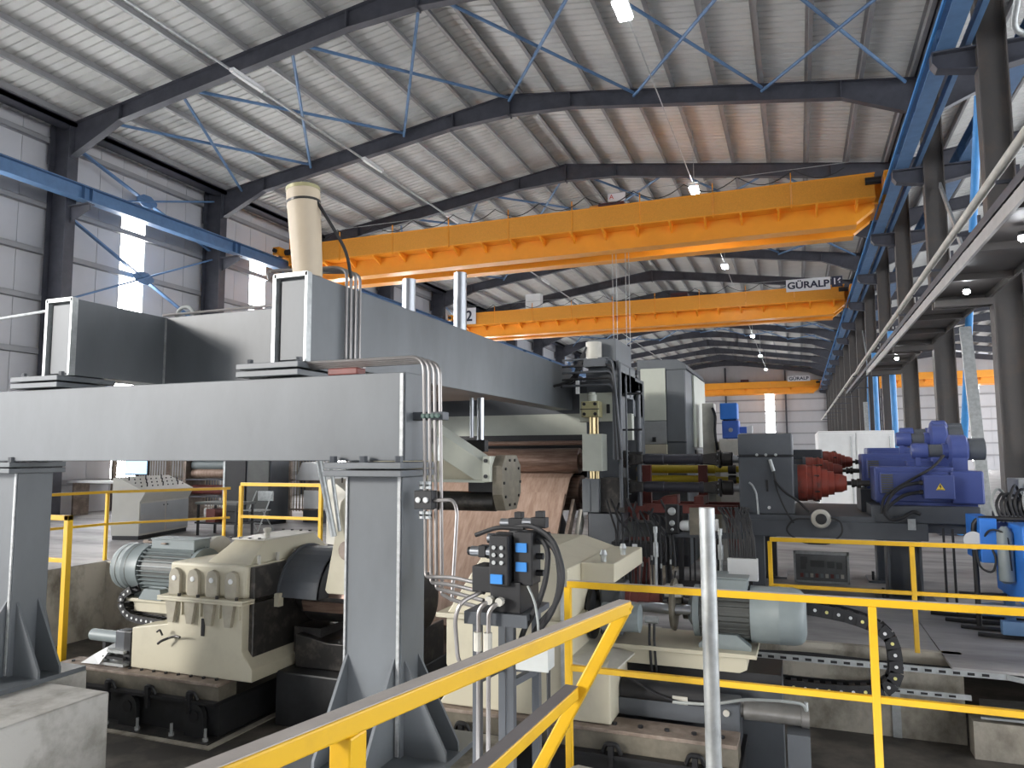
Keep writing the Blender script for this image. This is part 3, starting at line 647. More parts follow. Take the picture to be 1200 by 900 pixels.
for i, (x, z) in enumerate(hz):
    pts = [(x-.12, 4.42, z), (x, 4.4, z+.02), (x+.16, 4.35, z-.05), (x+.24-.04*i, 4.3, z-.25), (x+.2-.05*i, 4.3, z-.42), (x+.05-.03*i, 4.34, z-.58), (x-.02-.02*i, 4.4, z-.72)]
    build('hose', MB().pipe(pts, .017, 8, .12, 6), M['rubber'], t, True)
build('hose', MB().pipe([(-1.95, 4.4, 1.48), (-1.8, 4.4, 1.535), (-1.62, 4.4, 1.53)], .014, 8, .05), M['rubber'], t, True)
for x0, x1, y, z in ((-1.93, -1.78, 4.47, 1.36), (-1.64, -1.46, 4.5, 1.56), (-1.80, -1.60, 4.52, 1.55)):
    build('coil', MB().box(x0+.04, x1-.04, y-.035, y+.035, z-.03, z+.035), K, t, bevel=.004); build('solenoid', MB().cyl((x0-.02, y, z), (x0+.05, y, z), .03, n=14), M['chrome'], t, True); build('plug', MB().box((x0+x1)/2-.02, (x0+x1)/2+.03, y-.03, y+.03, z+.035, z+.075), K, t, bevel=.004)
for z in (1.27, 1.37, 1.46): build('end_knob', MB().cyl((-1.53, 4.38, z), (-1.485, 4.38, z), .02, n=10), K, t, True)
build('thin_cable', MB().pipe([(-1.56, 4.3, 1.2), (-1.50, 4.26, 1.12), (-1.48, 4.26, .98), (-1.5, 4.3, .75)], .008, 6, .05), M['cabl'], t, True)
t = thing('junction_box', 'small pale grey junction box hung beside the valve stand', 'box', (-1.5, 4.25, .72))
build('body', MB().box(-1.595, -1.40, 4.2, 4.32, .74, .885), mat('box_grey', (.52, .54, .52), .5, 0, .06, 5), t, bevel=.006)
build('lid', MB().box(-1.598, -1.396, 4.185, 4.2, .737, .888), bpy.data.materials['box_grey'], t, bevel=.004)
build('cable', MB().pipe([(-1.42, 4.26, .75), (-1.42, 4.26, .4), (-1.43, 4.3, .2), (-1.5, 4.4, .05)], .012, 8, .06), M['rubber'], t, True)
build('mounting', MB().box(-1.595, -1.59, 4.32, 4.6, .78, .84), S_, t)
# ------------------------------------------------------------------ rolling stand
st = thing('rolling_stand', 'dark leveller stand with cream screw cylinder above the rolls', 'rolling stand', (-4.3, 11.8, PZ))
GD = M['greyd']
for x0, x1 in ((-3.06, -2.5), (-6.9, -6.43)):
    build('housing', MB().box(x0, x1, 11.15, 11.5, PZ, 3.25).box(x0, x1, 12.5, 12.95, PZ, 3.25).box(x0, x1, 11.5, 12.5, 2.95, 3.25).box(x0, x1, 11.5, 12.5, PZ, .5), GD, st, bevel=.01)
build('head_beam', MB().box(-6.9, -2.5, 12.02, 12.8, 2.60, 3.2), GD, st, bevel=.01)
build('cream_apron', MB().box(-6.3, -3.08, 12.0, 12.06, 2.26, 2.66), M['beigel'], st)
build('guide_bar', MB().cyl((-6.35, 11.2, 2.16), (-3.06, 11.2, 2.16), .035, n=12), M['roll'], st, True)
build('dark_guard', MB().box(-6.3, -3.1, 11.3, 11.36, 2.19, 2.26), M['black'], st)
build('upper_roll', MB().lathe((-6.35, 11.45, 1.88), (1, 0, 0), [(0, .12), (.12, .12), (.121, .2), (3.1, .2), (3.11, .13), (3.3, .13)], 32), M['roll'], st, True)
build('lower_roll', MB().lathe((-6.35, 11.5, 1.37), (1, 0, 0), [(0, .14), (.12, .14), (.121, .28), (3.12, .28), (3.13, .15), (3.3, .15)], 32), M['roll'], st, True)
build('cylinder_head', MB().box(-3.05, -2.78, 10.82, 11.1, 2.54, 2.78), M['olive'], st, bevel=.012)
build('head_rib', MB().box(-3.06, -2.77, 10.805, 10.82, 2.65, 2.665), M['oily'], st)
for x in (-3.0, -2.83):
    for z in (2.585, 2.735): build('bolt', MB().cyl((x, 10.82, z), (x, 10.80, z), .026, n=8), M['black'], st)
build('cylinder_plate', MB().box(-3.14, -2.60, 11.05, 11.16, 2.48, 2.92), M['beigel'], st, bevel=.006)
build('window_slot', MB().box(-2.71, -2.66, 11.03, 11.05, 2.60, 2.74), M['black'], st)
build('cylinder_neck', MB().lathe((-2.91, 10.95, 2.78), (0, 0, 1), [(0, .075), (.1, .075), (.11, .05), (.14, .05)], 16), M['beigel'], st, True)
build('screw_rod', MB().cyl((-2.91, 10.95, 2.27), (-2.91, 10.95, 2.56), .052, n=14).cyl((-2.84, 10.97, 2.27), (-2.84, 10.97, 2.56), .022, n=8), M['brass'], st, True)
build('chock_cover', MB().box(-3.04, -2.74, 10.82, 11.15, 1.73, 2.285), M['beigel'], st, bevel=.006)
build('brass_foot', MB().cyl((-2.92, 10.95, 1.6), (-2.92, 10.95, 1.73), .045, n=12).cyl((-2.84, 10.95, 1.6), (-2.84, 10.95, 1.73), .03, n=10), M['brass'], st, True)
build('lower_chock', MB().box(-3.05, -2.80, 10.84, 11.15, 1.12, 1.615).box(-3.05, -2.93, 10.825, 10.84, 1.13, 1.6), M['grey'], st, bevel=.006)
build('chock_side', MB().box(-2.80, -2.44, 10.95, 11.15, 1.12, 1.63), M['oily'], st)
build('stool', MB().box(-2.98, -2.5, 10.9, 11.15, -.4, 1.1), GD, st, bevel=.01)
build('support_jack', MB().cyl((-2.72, 10.88, .1), (-2.72, 10.88, .5), .05, n=12), M['chrome'], st, True)
bx = build('top_cabinet', MB().box(-2.98, -2.54, 11.0, 12.1, 3.25, 3.74).box(-2.6, -2.5, 11.0, 12.2, 2.86, 3.4), M['grey'], st, bevel=.006)
build('cabinet_seam', MB().box(-2.5, -2.492, 11.02, 12.18, 3.36, 3.385).box(-2.5, -2.49, 11.75, 11.78, 2.88, 3.36), GD, bx)
build('top_motor', MB().cyl((-2.86, 10.9, 3.42), (-2.86, 10.9, 3.68), .12, n=18), M['dirty'], st, True)
build('top_motor_base', MB().box(-3.0, -2.66, 10.8, 11.15, 3.3, 3.42), GD, st)
for i in range(5): build('top_pipe', MB().pipe([(-3.35, 10.85, 3.02+.1*i), (-2.6, 10.82, 3.02+.1*i), (-2.55, 10.82, 2.95+.1*i), (-2.55+.03*i, 10.8, 1.9)], .017, 8, .06), M['rubber'] if i % 2 else GD, st, True)
for i, x in enumerate((-2.47, -2.42, -2.28)): build('riser_pipe', MB().cyl((x, 10.9+.2*i, 1.2), (x, 10.9+.2*i, 3.35-.2*i), (.03, .016, .04)[i], n=10), M['greyd'], st, True)
for z in (2.9, 2.35, 2.0): build('pipe_clamp', MB().box(-2.53, -2.2, 11.18, 11.24, z-.015, z+.015), M['black'], st)
build('servo_box', MB().box(-2.62, -2.44, 11.6, 11.75, 2.2, 2.62), M['beigel'], st, bevel=.006)
build('limit_switch', MB().box(-3.14, -3.09, 10.85, 10.9, 2.9, 3.1), M['white'], st)
for i in range(4): build('pipe', MB().pipe([(-3.9+.16*i, 11.0, 3.02), (-3.2, 10.95, 3.06+.04*i), (-3.1, 10.9, 3.2+.06*i), (-2.95, 10.8, 3.6)], .014, 6, .08), M['rubber'], st, True)
build('gap_backing', MB().box(-6.3, -3.1, 11.72, 11.76, 1.6, 2.3), M['black'], st)  # black plate added to stop bright light showing through the roll gap
build('entry_table', MB().prism([(-6.2, 10.95, 1.2), (-6.2, 10.1, .0), (-6.2, 10.6, -.1), (-6.2, 11.3, .9)], (2.75, 0, 0)), M['black'], st)
build('side_guide', MB().prism([(-3.27, 11.0, 1.3), (-3.27, 10.45, .6), (-3.27, 10.55, .5), (-3.27, 11.1, 1.15)], (.05, 0, 0)), M['rail'], st)
build('side_guide', MB().prism([(-3.16, 11.0, 1.15), (-3.16, 10.45, .35), (-3.16, 10.6, .3), (-3.16, 11.1, .95)], (.06, 0, 0)), M['dirty'], st)
pl = thing('steel_strip', 'wide rusty brown steel strip sloping down from the rolls', 'steel plate', (-4.7, 10.4, -.4))
mb = MB(); prof = [(11.45, 1.672), (11.35, 1.66), (11.22, 1.60), (11.12, 1.49), (10.60, .86), (10.17, .21), (9.8, -.45)]
for x0, x1 in ((-6.2, -3.35),):
    for (y0, z0), (y1, z1) in zip(prof, prof[1:]): mb.prism([(x0, y0, z0), (x0, y1, z1), (x0, y1-.012, z1+.012), (x0, y0-.012, z0+.012)], (x1-x0, 0, 0))
build('sheet', mb, M['plate'], pl)
build('bent_tail', MB().prism([(-4.45, 10.96, 1.34), (-4.45, 10.1, .12), (-4.45, 10.06, .16), (-4.45, 10.92, 1.40)], (1.1, 0, 0)), M['plate'], pl)
# ------------------------------------------------------------------ guide arm with octagon end plate
t = thing('guide_arm', 'pale cream guide arm with bolted octagonal steel end plate', 'machine arm', (-3.8, 7.8, 1.35))
build('arm', MB().xz([(-4.5, 2.675), (-3.24, 1.90), (-3.24, 1.71), (-3.36, 1.71), (-4.7, 2.49), (-4.7, 2.675)], 7.55, 7.95), M['beigel'], t, bevel=.008)
build('arm_web', MB().xz([(-4.8, 2.45), (-3.4, 1.74), (-3.4, 1.71), (-4.8, 1.71)], 7.66, 7.9), M['beige'], t)
build('under_rib', MB().box(-4.8, -3.24, 7.55, 7.95, 1.68, 1.71), M['beigel'], t)
build('flange', MB().box(-3.24, -3.15, 7.5, 8.0, 1.69, 1.97), M['beigel'], t, bevel=.006)
for z in (1.75, 1.92): build('bolt', MB().cyl((-3.2, 7.5, z), (-3.2, 7.48, z), .022, n=8), M['black'], t)
def octa(x): return [(x, 7.56, 1.55), (x, 7.56, 1.86), (x, 7.66, 1.98), (x, 8.0, 1.98), (x, 8.14, 1.86), (x, 8.14, 1.55), (x, 8.0, 1.37), (x, 7.66, 1.37)]
op = build('end_plate', MB().prism(octa(-3.15), (.12, 0, 0)), M['bed'], t, bevel=.006)
for a in range(10):
    c = a*.628; build('bolt', MB().cyl((-3.03, 7.85+.25*math.cos(c), 1.675+.26*math.sin(c)), (-3.015, 7.85+.25*math.cos(c), 1.675+.26*math.sin(c)), .016, n=6), M['black'], op)
build('snubber_roll', MB().lathe((-4.7, 7.8, 1.46), (1, 0, 0), [(0, .07), (.05, .11), (1.5, .11), (1.52, .09), (1.56, .09)], 24), M['oily'], t, True)
build('roll_bracket', MB().box(-3.5, -3.15, 7.7, 7.9, 1.57, 1.68), M['black'], t); build('roll_bracket', MB().box(-4.2, -4.1, 7.7, 7.9, 1.55, 1.7), M['black'], t)
build('hanger', MB().box(-5.0, -4.72, 7.6, 8.0, 1.7, 2.72), GD, t)
t = thing('hydraulic_ram', 'thin chrome ram hanging under the long beam by the cream arm', 'ram', (-3.7, 8.6, 1.9))
build('rod', MB().cyl((-3.72, 8.55, 2.15), (-3.72, 8.55, 2.7), .045, n=16).cyl((-3.84, 8.55, 2.2), (-3.84, 8.55, 2.7), .025, n=10), M['chrome'], t, True)
build('clevis', MB().box(-3.9, -3.64, 8.5, 8.62, 2.02, 2.17), M['black'], t, bevel=.01)
# ------------------------------------------------------------------ cardan shafts
def cardan(z, y, lab, xl=-2.72, xr=-.9):
    t = thing('cardan_shaft', lab, 'drive shaft', (-1.8, y, z-.15))
    build('tube', MB().lathe((-2.2, y, z), (1, 0, 0), [(0, .07), (.04, .083), (.3, .083), (.31, .075), (.82, .075), (.83, .085), (.88, .085)], 20), mat('shaft_black', (.05, .05, .062), .4, .3, .2, 5) if 'shaft_black' not in bpy.data.materials else bpy.data.materials['shaft_black'], t, True)
    for x, s_ in ((-2.34, 1), (-1.18, -1)):
        build('yoke', MB().prism([(x-.09, y-.075, z-.10), (x+.14*s_, y-.075, z-.07), (x+.14*s_, y-.075, z+.07), (x-.09, y-.075, z+.10)] if s_ > 0 else [(x+.09, y-.075, z-.10), (x-.14, y-.075, z-.07), (x-.14, y-.075, z+.07), (x+.09, y-.075, z+.10)], (0, .15, 0)), M['oily'], t, bevel=.015)
        build('cross_pin', MB().cyl((x, y-.1, z), (x, y+.1, z), .045, n=14), M['oily'], t, True)
    for x0, x1, r in ((-2.56, -2.43, .135), (-1.10, -1.06, .135), (-1.06, -.90, .105)):
        fl_ = build('flange', MB().lathe((x0, y, z), (1, 0, 0), [(0, r*.85), (.01, r), (x1-x0-.01, r), (x1-x0, r*.85)], 24), M['oily'], t, True)
        if r > .12:
            for k in range(8):
                c = k*.785+.2; p = (x1 if x0 < -2 else x0, y+.115*math.cos(c), z+.115*math.sin(c))
                build('bolt', MB().cyl(V(p)-V(.015, 0, 0), V(p)+V(.02, 0, 0), .012, n=6), M['chrome'], fl_)
    build('neck', MB().cyl((xl, y, z), (-2.56, y, z), .08, n=16), M['oily'], t, True)
    build('stub', MB().cyl((-.9, y, z), (-.8, y, z), .06, n=16), M['chrome'], t, True)
cardan(1.905, 11.25, 'dark cardan shaft driving the upper roll')
cardan(1.49, 11.25, 'dark cardan shaft driving the lower roll')
for z, lab in ((1.735, 'yellow spindle shaft lying above another in red brackets'), (1.57, 'yellow spindle shaft with pale end, lower in the red brackets')):
    t = thing('spindle_shaft', lab, 'drive shaft', (-1.7, 12.2, z-.07))
    build('shaft', MB().lathe((-2.5, 12.2, z), (1, 0, 0), [(0, .05), (.2, .05), (.21, .066), (1.25, .066), (1.26, .05), (1.65, .05)], 18), M['yel2'], t, True)
    build('end_ring', MB().lathe((-2.46, 12.2, z), (1, 0, 0), [(0, .06), (.06, .06)], 16), M['oily'], t, True)
    build('end_ring', MB().lathe((-1.05, 12.2, z), (1, 0, 0), [(0, .075), (.12, .075)], 16), M['oily'], t, True)
t = thing('shaft_cradle', 'oxide red steel cradle holding the spindle shafts', 'machine frame', (-1.7, 11.8, 0))
for x in (-2.31, -1.425): build('upright', MB().box(x-.07, x+.07, 12.02, 12.12, 1.2, 1.8), M['red'], t, bevel=.005)
build('beam', MB().box(-2.5, -.86, 11.44, 11.56, 1.09, 1.22), M['red'], t, bevel=.005); build('beam', MB().box(-2.5, -.86, 12.2, 12.32, 1.09, 1.22), M['red'], t, bevel=.005)
build('saddle', MB().prism([(-2.1, 11.5, 1.22), (-1.75, 11.5, 1.22), (-1.75, 11.5, 1.36), (-1.95, 11.5, 1.34)], (0, .3, 0)), M['red'], t)
for x in (-2.4, -.95):
    for y in (11.5, 12.26): build('leg', MB().box(x-.06, x+.06, y-.06, y+.06, 0 if x > -2 else PZ, 1.09), M['red'], t)
build('tie', MB().box(-1.5, -1.36, 11.5, 12.2, 1.22, 1.34), M['red'], t)
# ------------------------------------------------------------------ drive gearbox, reducers and motors
t = thing('gearbox', 'large dark grey distributor gearbox with a split line and hose stub', 'gearbox', (-.43, 12, 1.15))
gb = build('body', MB().box(-.80, -.08, 10.92, 13.4, 1.15, 1.94).box(-.80, -.08, 10.92, 13.4, 1.955, 2.26), M['greyd'], t, bevel=.02)
build('split_flange', MB().box(-.81, -.07, 10.91, 13.41, 1.94, 1.955), M['black'], t)
for x in (-.55, -.43, -.30): build('eye_bolt', MB().lathe((x, 10.92, 1.965), (0, -1, 0), [(0, .02), (.02, .02), (.022, .01)], 10), M['galv'], gb)
build('hose_stub', MB().cyl((-.38, 10.9, 1.90), (-.335, 10.89, 1.74), .025, n=10), M['galv'], gb, True)
build('hose', MB().pipe([(-.335, 10.89, 1.74), (-.32, 10.86, 1.6), (-.2, 10.84, 1.45), (-.05, 10.82, 1.36), (.1, 10.8, 1.2)], .016, 8, .1), M['rubber'], gb, True)
build('hose', MB().pipe([(-.33, 10.88, 1.62), (-.28, 10.84, 1.42), (-.2, 10.8, 1.22), (-.1, 10.78, 1.05)], .012, 8, .1), M['rubber'], gb, True)
build('sight_glass', MB().box(-.44, -.41, 10.9, 10.92, 1.46, 1.62), M['black'], gb, bevel=.004)
build('hose_elbow', MB().pipe([(-.66, 10.88, 1.58), (-.62, 10.86, 1.55), (-.57, 10.86, 1.44), (-.55, 10.84, 1.15)], .014, 8, .04), M['galv'], gb, True)
build('drain_plug', MB().cyl((-.41, 10.92, 1.24), (-.41, 10.89, 1.24), .022, n=8), M['white'], gb)
build('output_neck', MB().cyl((-.08, 12.2, 1.72), (.045, 12.2, 1.72), .17, n=24), M['greyd'], t, True)
build('rear_box', MB().box(-.08, .34, 12.5, 13.4, 1.5, 2.04), M['greyd'], t, bevel=.015)
def reducer(x, y, z, s_, lab):
    t = thing('planetary_reducer', lab, 'gear reducer', (x, y, z-.26*s_), 'red planetary reducers')
    P_ = [(0, .235), (.04, .255), (.15, .255), (.155, .24), (.22, .24), (.225, .255), (.27, .255), (.275, .235), (.33, .235), (.335, .2), (.42, .195), (.425, .165), (.5, .16), (.505, .13), (.6, .125), (.64, .1), (.66, .1)]
    b_ = build('casing', MB().lathe((x, y, z), (1, 0, 0), [(a*s_, r*s_) for a, r in P_], 28), M['redm'], t, True)
    build('mount_flange', MB().lathe((x-.02, y, z), (1, 0, 0), [(0, .26*s_), (.05*s_, .26*s_)], 28), GD, t, True)
    c = build('coupling', MB().lathe((x+.66*s_, y, z), (1, 0, 0), [(a*s_, r*s_) for a, r in ((0, .03), (.06, .03), (.061, .06), (.1, .06), (.101, .05), (.13, .05), (.131, .065), (.18, .065), (.181, .04), (.29, .04))], 18), M['oily'], t, True)
    for k in range(7):
        a = k*.9; build('bolt', MB().cyl((x+.245*s_, y+.25*s_*math.cos(a), z+.25*s_*math.sin(a)), (x+.31*s_, y+.25*s_*math.cos(a), z+.25*s_*math.sin(a)), .012, n=6), M['oily'], b_)
reducer(-.06, 11.3, 1.57, 1.0, 'biggest red planetary reducer on the main gearbox'); reducer(.07, 12.2, 1.72, .8, 'middle red planetary reducer behind the biggest one'); reducer(.345, 13.1, 1.84, .68, 'smallest red planetary reducer beside the far motor')
B = M['mblue']
def dc_motor(dx, dy, dz, lab, main=False):
    t = thing('drive_motor', lab, 'motor', (1.5+dx, 11.3+dy, 1.3+dz))
    o_ = lambda mb: MB().add([(v[0]+dx, v[1]+dy, v[2]+dz) for v in mb.v], mb.f)
    build('body', o_(MB().box(.92, 1.85, 11.0, 11.6, 1.34, 1.80).box(.98, 1.8, 10.96, 11.0, 1.44, 1.74)), B, t, bevel=.02)
    for k in range(8): build('louvre', o_(MB().box(1.0, 1.14, 10.945, 10.96, 1.46+.032*k, 1.48+.032*k)), M['motd'], t)
    build('end_bell', o_(MB().box(1.8, 2.17, 10.92, 11.62, 1.33, 1.75)), B, t, bevel=.025)
    tb = build('terminal_box', o_(MB().box(1.47, 1.81, 10.74, 10.97, 1.40, 1.70)), B, t, bevel=.012)
    build('foot', o_(MB().box(.98, 2.1, 11.0, 11.08, 1.30, 1.34).box(.98, 2.1, 11.5, 11.58, 1.30, 1.34)), B, t)
    if main:
        tri = build('warning_sign', o_(MB().xz([(1.60, 1.515), (1.70, 1.515), (1.65, 1.60)], 10.733, 10.742)), M['amber'], tb)
        build('warning_bolt', o_(MB().xz([(1.647, 1.585), (1.637, 1.553), (1.648, 1.553), (1.644, 1.523), (1.664, 1.563), (1.652, 1.563), (1.658, 1.585)], 10.729, 10.735)), M['black'], tri)
        build('sign_border', o_(MB().xz([(1.615, 1.523), (1.685, 1.523), (1.681, 1.518), (1.619, 1.518)], 10.730, 10.735)), M['black'], tri)
        for z in (1.6, 1.48):
            build('gland', MB().cyl((1.43, 10.86, z), (1.47, 10.86, z), .03, n=10), M['oily'], tb)
            build('power_cable', MB().pipe([(1.43, 10.86, z), (1.25, 10.82, z-.03), (1.08, 10.78, z-.16), (1.0, 10.76, 1.22), (1.06, 10.76, 1.12), (1.2, 10.78, 1.14), (1.34, 10.8, 1.24), (1.42, 10.82, 1.2)], .022, 8, .14, 6), M['rubber'], t, True)
        build('power_cable', MB().pipe([(1.75, 11.0, 1.95), (1.62, 10.95, 1.8), (1.45, 10.9, 1.70), (1.2, 10.85, 1.55), (1.0, 10.8, 1.42), (.97, 10.78, 1.2)], .017, 8, .12, 6), M['rubber'], t, True)
    # blower on top
    bl = build('blower', o_(MB().lathe((1.85, 11.35, 2.03), (1, 0, 0), [(0, .15), (.03, .19), (.2, .19), (.23, .15)], 28)), B, t, True)
    build('blower_duct', o_(MB().box(1.88, 2.05, 11.2, 11.5, 1.72, 1.95)), B, bl)
    build('blower_filter', o_(MB().cyl((2.07, 11.35, 2.03), (2.27, 11.35, 2.03), .145, n=24)), M['greyd'], bl, True)
    build('blower_motor', o_(MB().lathe((1.42, 11.35, 2.01), (1, 0, 0), [(0, .09), (.02, .105), (.19, .105), (.2, .08), (.36, .08), (.37, .1), (.43, .1)], 20)), B, bl, True)
    build('blower_fins', o_(MB().lathe((1.62, 11.35, 2.01), (1, 0, 0), [(0, .085), (.2, .085)], 20)), GD, bl, True)
    build('blower_foot', o_(MB().box(1.46, 1.52, 11.3, 11.4, 1.78, 1.92)), B, bl)
dc_motor(0, 0, 0, 'blue drive motor with yellow warning triangle on its terminal box', True)
dc_motor(-.08, .9, .17, 'blue drive motor standing between the other two'); dc_motor(.07, 1.8, .26, 'blue drive motor beside the smallest red reducer')
t = thing('drive_support_frame', 'black steel base frame under the gearbox and blue motors', 'machine base', (.6, 11.8, 0))
build('deck', MB().box(-.85, .9, 10.85, 13.5, .98, 1.15), GD, t, bevel=.008)
for q in ((.86, 2.1, 10.88, 11.7, 1.08, 1.30), (.8, 2.02, 11.72, 12.6, 1.08, 1.47), (.95, 2.2, 12.62, 13.5, 1.08, 1.56)): build('motor_plinth', MB().box(*q), GD, t, bevel=.008)
build('beam', MB().box(-.85, 1.5, 10.82, 11.0, .86, 1.08), GD, t, bevel=.008); build('beam', MB().box(-.85, 1.5, 13.2, 13.4, .86, 1.08), GD, t, bevel=.008)
build('beam', MB().box(1.3, 1.95, 11.0, 13.2, .95, 1.08), GD, t)
for x, y in ((1.28, 11.6), (1.28, 13.1), (-.6, 13.0)): 
    build('column', MB().ib((x, y, .03), (x, y, .9), .4, .42, .03, .03, (1, 0, 0)), GD, t)
    build('foot_plate', MB().box(x-.35, x+.35, y-.3, y+.3, 0, .03), GD, t)
    build('anchor_bolt', MB().cyl((x-.28, y-.2, .03), (x-.28, y-.2, .16), .02, n=8), M['black'], t)
build('column', MB().box(-.75, -.5, 11.0, 11.3, 0, .9), GD, t)
build('slot_rail', MB().box(1.27, 1.36, 10.80, 10.82, 1.0, 1.14), M['galv'], t)
t = thing('ring_gauge', 'pale ring shaped encoder on the drive base edge', 'encoder', (.24, 10.7, .98))
build('ring', MB().lathe((.24, 10.78, 1.12), (0, -1, 0), [(0, .12), (.05, .125), (.08, .1)], 24), M['dirty'], t, True)
build('hub', MB().lathe((.24, 10.70, 1.12), (0, -1, 0), [(0, .07), (.04, .07), (.05, .04)], 18), M['black'], t, True)
build('bracket', MB().box(.16, .32, 10.78, 10.82, .98, 1.2), GD, t)
build('cable', MB().pipe([(.1, 10.7, 1.12), (-.1, 10.68, 1.12), (-.22, 10.7, .95), (0, 10.66, .8), (.35, 10.66, .8), (.5, 10.68, .95), (.48, 10.7, 1.1), (.36, 10.7, 1.14)], .012, 8, .12, 6), M['rubber'], t, True)
# ------------------------------------------------------------------ white faced stand, vertical blue motor
t = thing('machine_housing', 'tall grey machine housing with cream panels behind the stand', 'machine', (-2.25, 14.8, 0))
build('body', MB().box(-2.72, -1.86, 13.5, 16.2, 0, 3.5), M['greyd'], t, bevel=.01)
build('top_slab', MB().xz([(-2.72, 3.5), (-1.82, 3.5), (-1.86, 3.6), (-2.0, 3.68), (-2.72, 3.70)], 13.48, 16.2), M['grey'], t)
build('cream_panel', MB().box(-2.66, -2.21, 13.46, 13.5, 2.58, 3.53), M['beigel'], t, bevel=.006)
build('grey_panel', MB().box(-2.66, -2.21, 13.46, 13.5, 2.16, 2.57), mat('mid_grey_panel', (.30, .31, .31), .5), t, bevel=.004)
build('panel_bracket', MB().box(-2.46, -2.40, 13.42, 13.46, 2.2, 2.28), M['black'], t)
sb = build('service_box', MB().box(-2.68, -2.2, 13.4, 13.5, 1.6, 2.15), M['beige'], t, bevel=.006)
build('service_opening', MB().box(-2.44, -2.3, 13.39, 13.41, 1.8, 1.98), M['bed'], sb)
for z0, z1 in ((2.2, 3.49), (.2, 2.17)): build('pillar_panel', MB().box(-2.19, -1.87, 13.47, 13.5, z0, z1), M['grey'], t)
build('side_panel', MB().box(-1.86, -1.82, 14.4, 16.15, 2.1, 3.48), M['beigel'], t, bevel=.006)
build('side_slot', MB().box(-1.86, -1.84, 14.6, 15.6, 1.7, 2.05), M['black'], t)
t = thing('vertical_motor', 'bright blue upright motor on a pale machine column', 'motor', (-1.2, 14.8, 0))
build('upper_box', MB().box(-1.37, -1.05, 14.5, 14.85, 2.62, 2.93), M['mblue2'], t, bevel=.02)
lb = build('lower_box', MB().box(-1.34, -1.03, 14.52, 14.85, 2.26, 2.60), mat('motor_blue_mid', (.06, .15, .55), .42), t, bevel=.02)
build('neck', MB().box(-1.32, -1.08, 14.56, 14.8, 2.58, 2.64), M['black'], t)
build('shaft_end', MB().cyl((-1.18, 14.52, 2.42), (-1.18, 14.48, 2.42), .04, n=14), M['chrome'], lb, True)
build('side_box', MB().box(-1.03, -.9, 14.6, 14.8, 2.36, 2.48), bpy.data.materials['motor_blue_mid'], t, bevel=.01)
build('end_plug', MB().box(-.9, -.8, 14.62, 14.78, 2.36, 2.50), M['white'], t)
build('column', MB().box(-1.72, -1.5, 14.7, 15.1, 0, 2.95), M['dirty'], t, bevel=.01)
build('column', MB().box(-1.5, -1.36, 14.62, 15.0, 0, 2.2), M['beige'], t, bevel=.01)
build('pedestal', MB().box(-1.4, -.95, 14.5, 15.0, 0, 2.25), M['dirty'], t, bevel=.01)
build('cable', MB().pipe([(-1.52, 14.66, 2.85), (-1.46, 14.6, 2.7), (-1.48, 14.6, 2.4), (-1.44, 14.6, 2.0)], .025, 8, .08), M['black'], t, True)
# ------------------------------------------------------------------ uncoiler under the portal
M['pitblack'] = mat('oily_black', (.030, .031, .033), .45, .1, .3, 5)
def bed(name, lab, x0, x1, y0, y1, zt, slots, lugs):
    t = thing(name, lab, 'machine base', ((x0+x1)/2, (y0+y1)/2, PZ))
    rl_ = build('bed_rail', MB().box(x0, x1, y0, y0+.3, zt-.03, zt), M['rail'], t, bevel=.004)
    build('rail_web', MB().box(x0, x1, y0+.02, y0+.28, zt-.17, zt-.03), M['bed'], t)
    build('back_rail', MB().box(x0, x1, y1-.3, y1, zt-.03, zt), M['rail'], t); build('back_web', MB().box(x0, x1, y1-.28, y1-.02, zt-.17, zt-.03), M['bed'], t)
    build('bottom_flange', MB().box(x0-.02, x1+.02, y0-.06, y1, zt-.20, zt-.17), M['black'], t)
    build('base_body', MB().box(x0, x1, y0+.04, y1-.04, PZ+.02, zt-.2), M['pitblack'], t)
    build('base_foot', MB().box(x0-.05, x1+.05, y0-.16, y1, PZ, PZ+.02), M['oily'], t)
    for i in range(slots):
        x = x0+.12+(x1-x0-.24)*i/(slots-1); build('rail_bolt', MB().cyl((x, y0+.12, zt), (x, y0+.12, zt+.018), .02, n=6), M['black'], rl_)
    for x in lugs:
        lg_ = build('lug', MB().prism([(x-.12, y0-.05, PZ+.02)]+[(x-.12*math.cos(a*math.pi/8), y0-.05, PZ+.22+.12*math.sin(a*math.pi/8)) for a in range(9)]+[(x+.12, y0-.05, PZ+.02)], (0, .05, 0)), M['pitblack'], t)
        build('lug_eye', MB().lathe((x, y0-.05, PZ+.22), (0, -1, 0), [(0, .06), (.012, .06)], 16), M['black'], lg_)
        for d in (-.24, .2): build('anchor_bolt', MB().lathe((x+d, y0-.1, PZ+.02), (0, 0, 1), [(0, .03), (.03, .03), (.031, .016), (.12, .016)], 8), M['galv'], t)
    for i in range(4):
        x = x0+.3+(x1-x0-.6)*i/3; build('hook_clamp', MB().pipe([(x-.07, y0-.02, zt-.17), (x-.04, y0-.04, zt-.09), (x+.04, y0-.04, zt-.09), (x+.07, y0-.02, zt-.17)], .018, 6, .03), M['black'], t, True)
        build('clamp_bolt', MB().box(x-.02, x+.02, y0-.075, y0-.03, zt-.3, zt-.1), M['black'], t)
    return t
bed('uncoiler_bed', 'rusty topped black machine bed under the cream uncoiler gearbox', -7.87, -5.58, 6.15, 9.0, -.32, 13, (-6.72, -5.82))
tag(build('plinth', MB().box(-7.95, -5.45, 5.92, 8.97, PZ-.001, PZ+.012), M['pit']), 'thin concrete plinth under the uncoiler bed', 'plinth')
t = thing('uncoiler_gearbox', 'cream uncoiler gearbox with arched bearing ribs and bolted hood', 'gearbox', (-6.1, 7.1, -.32))
BG = M['beige']
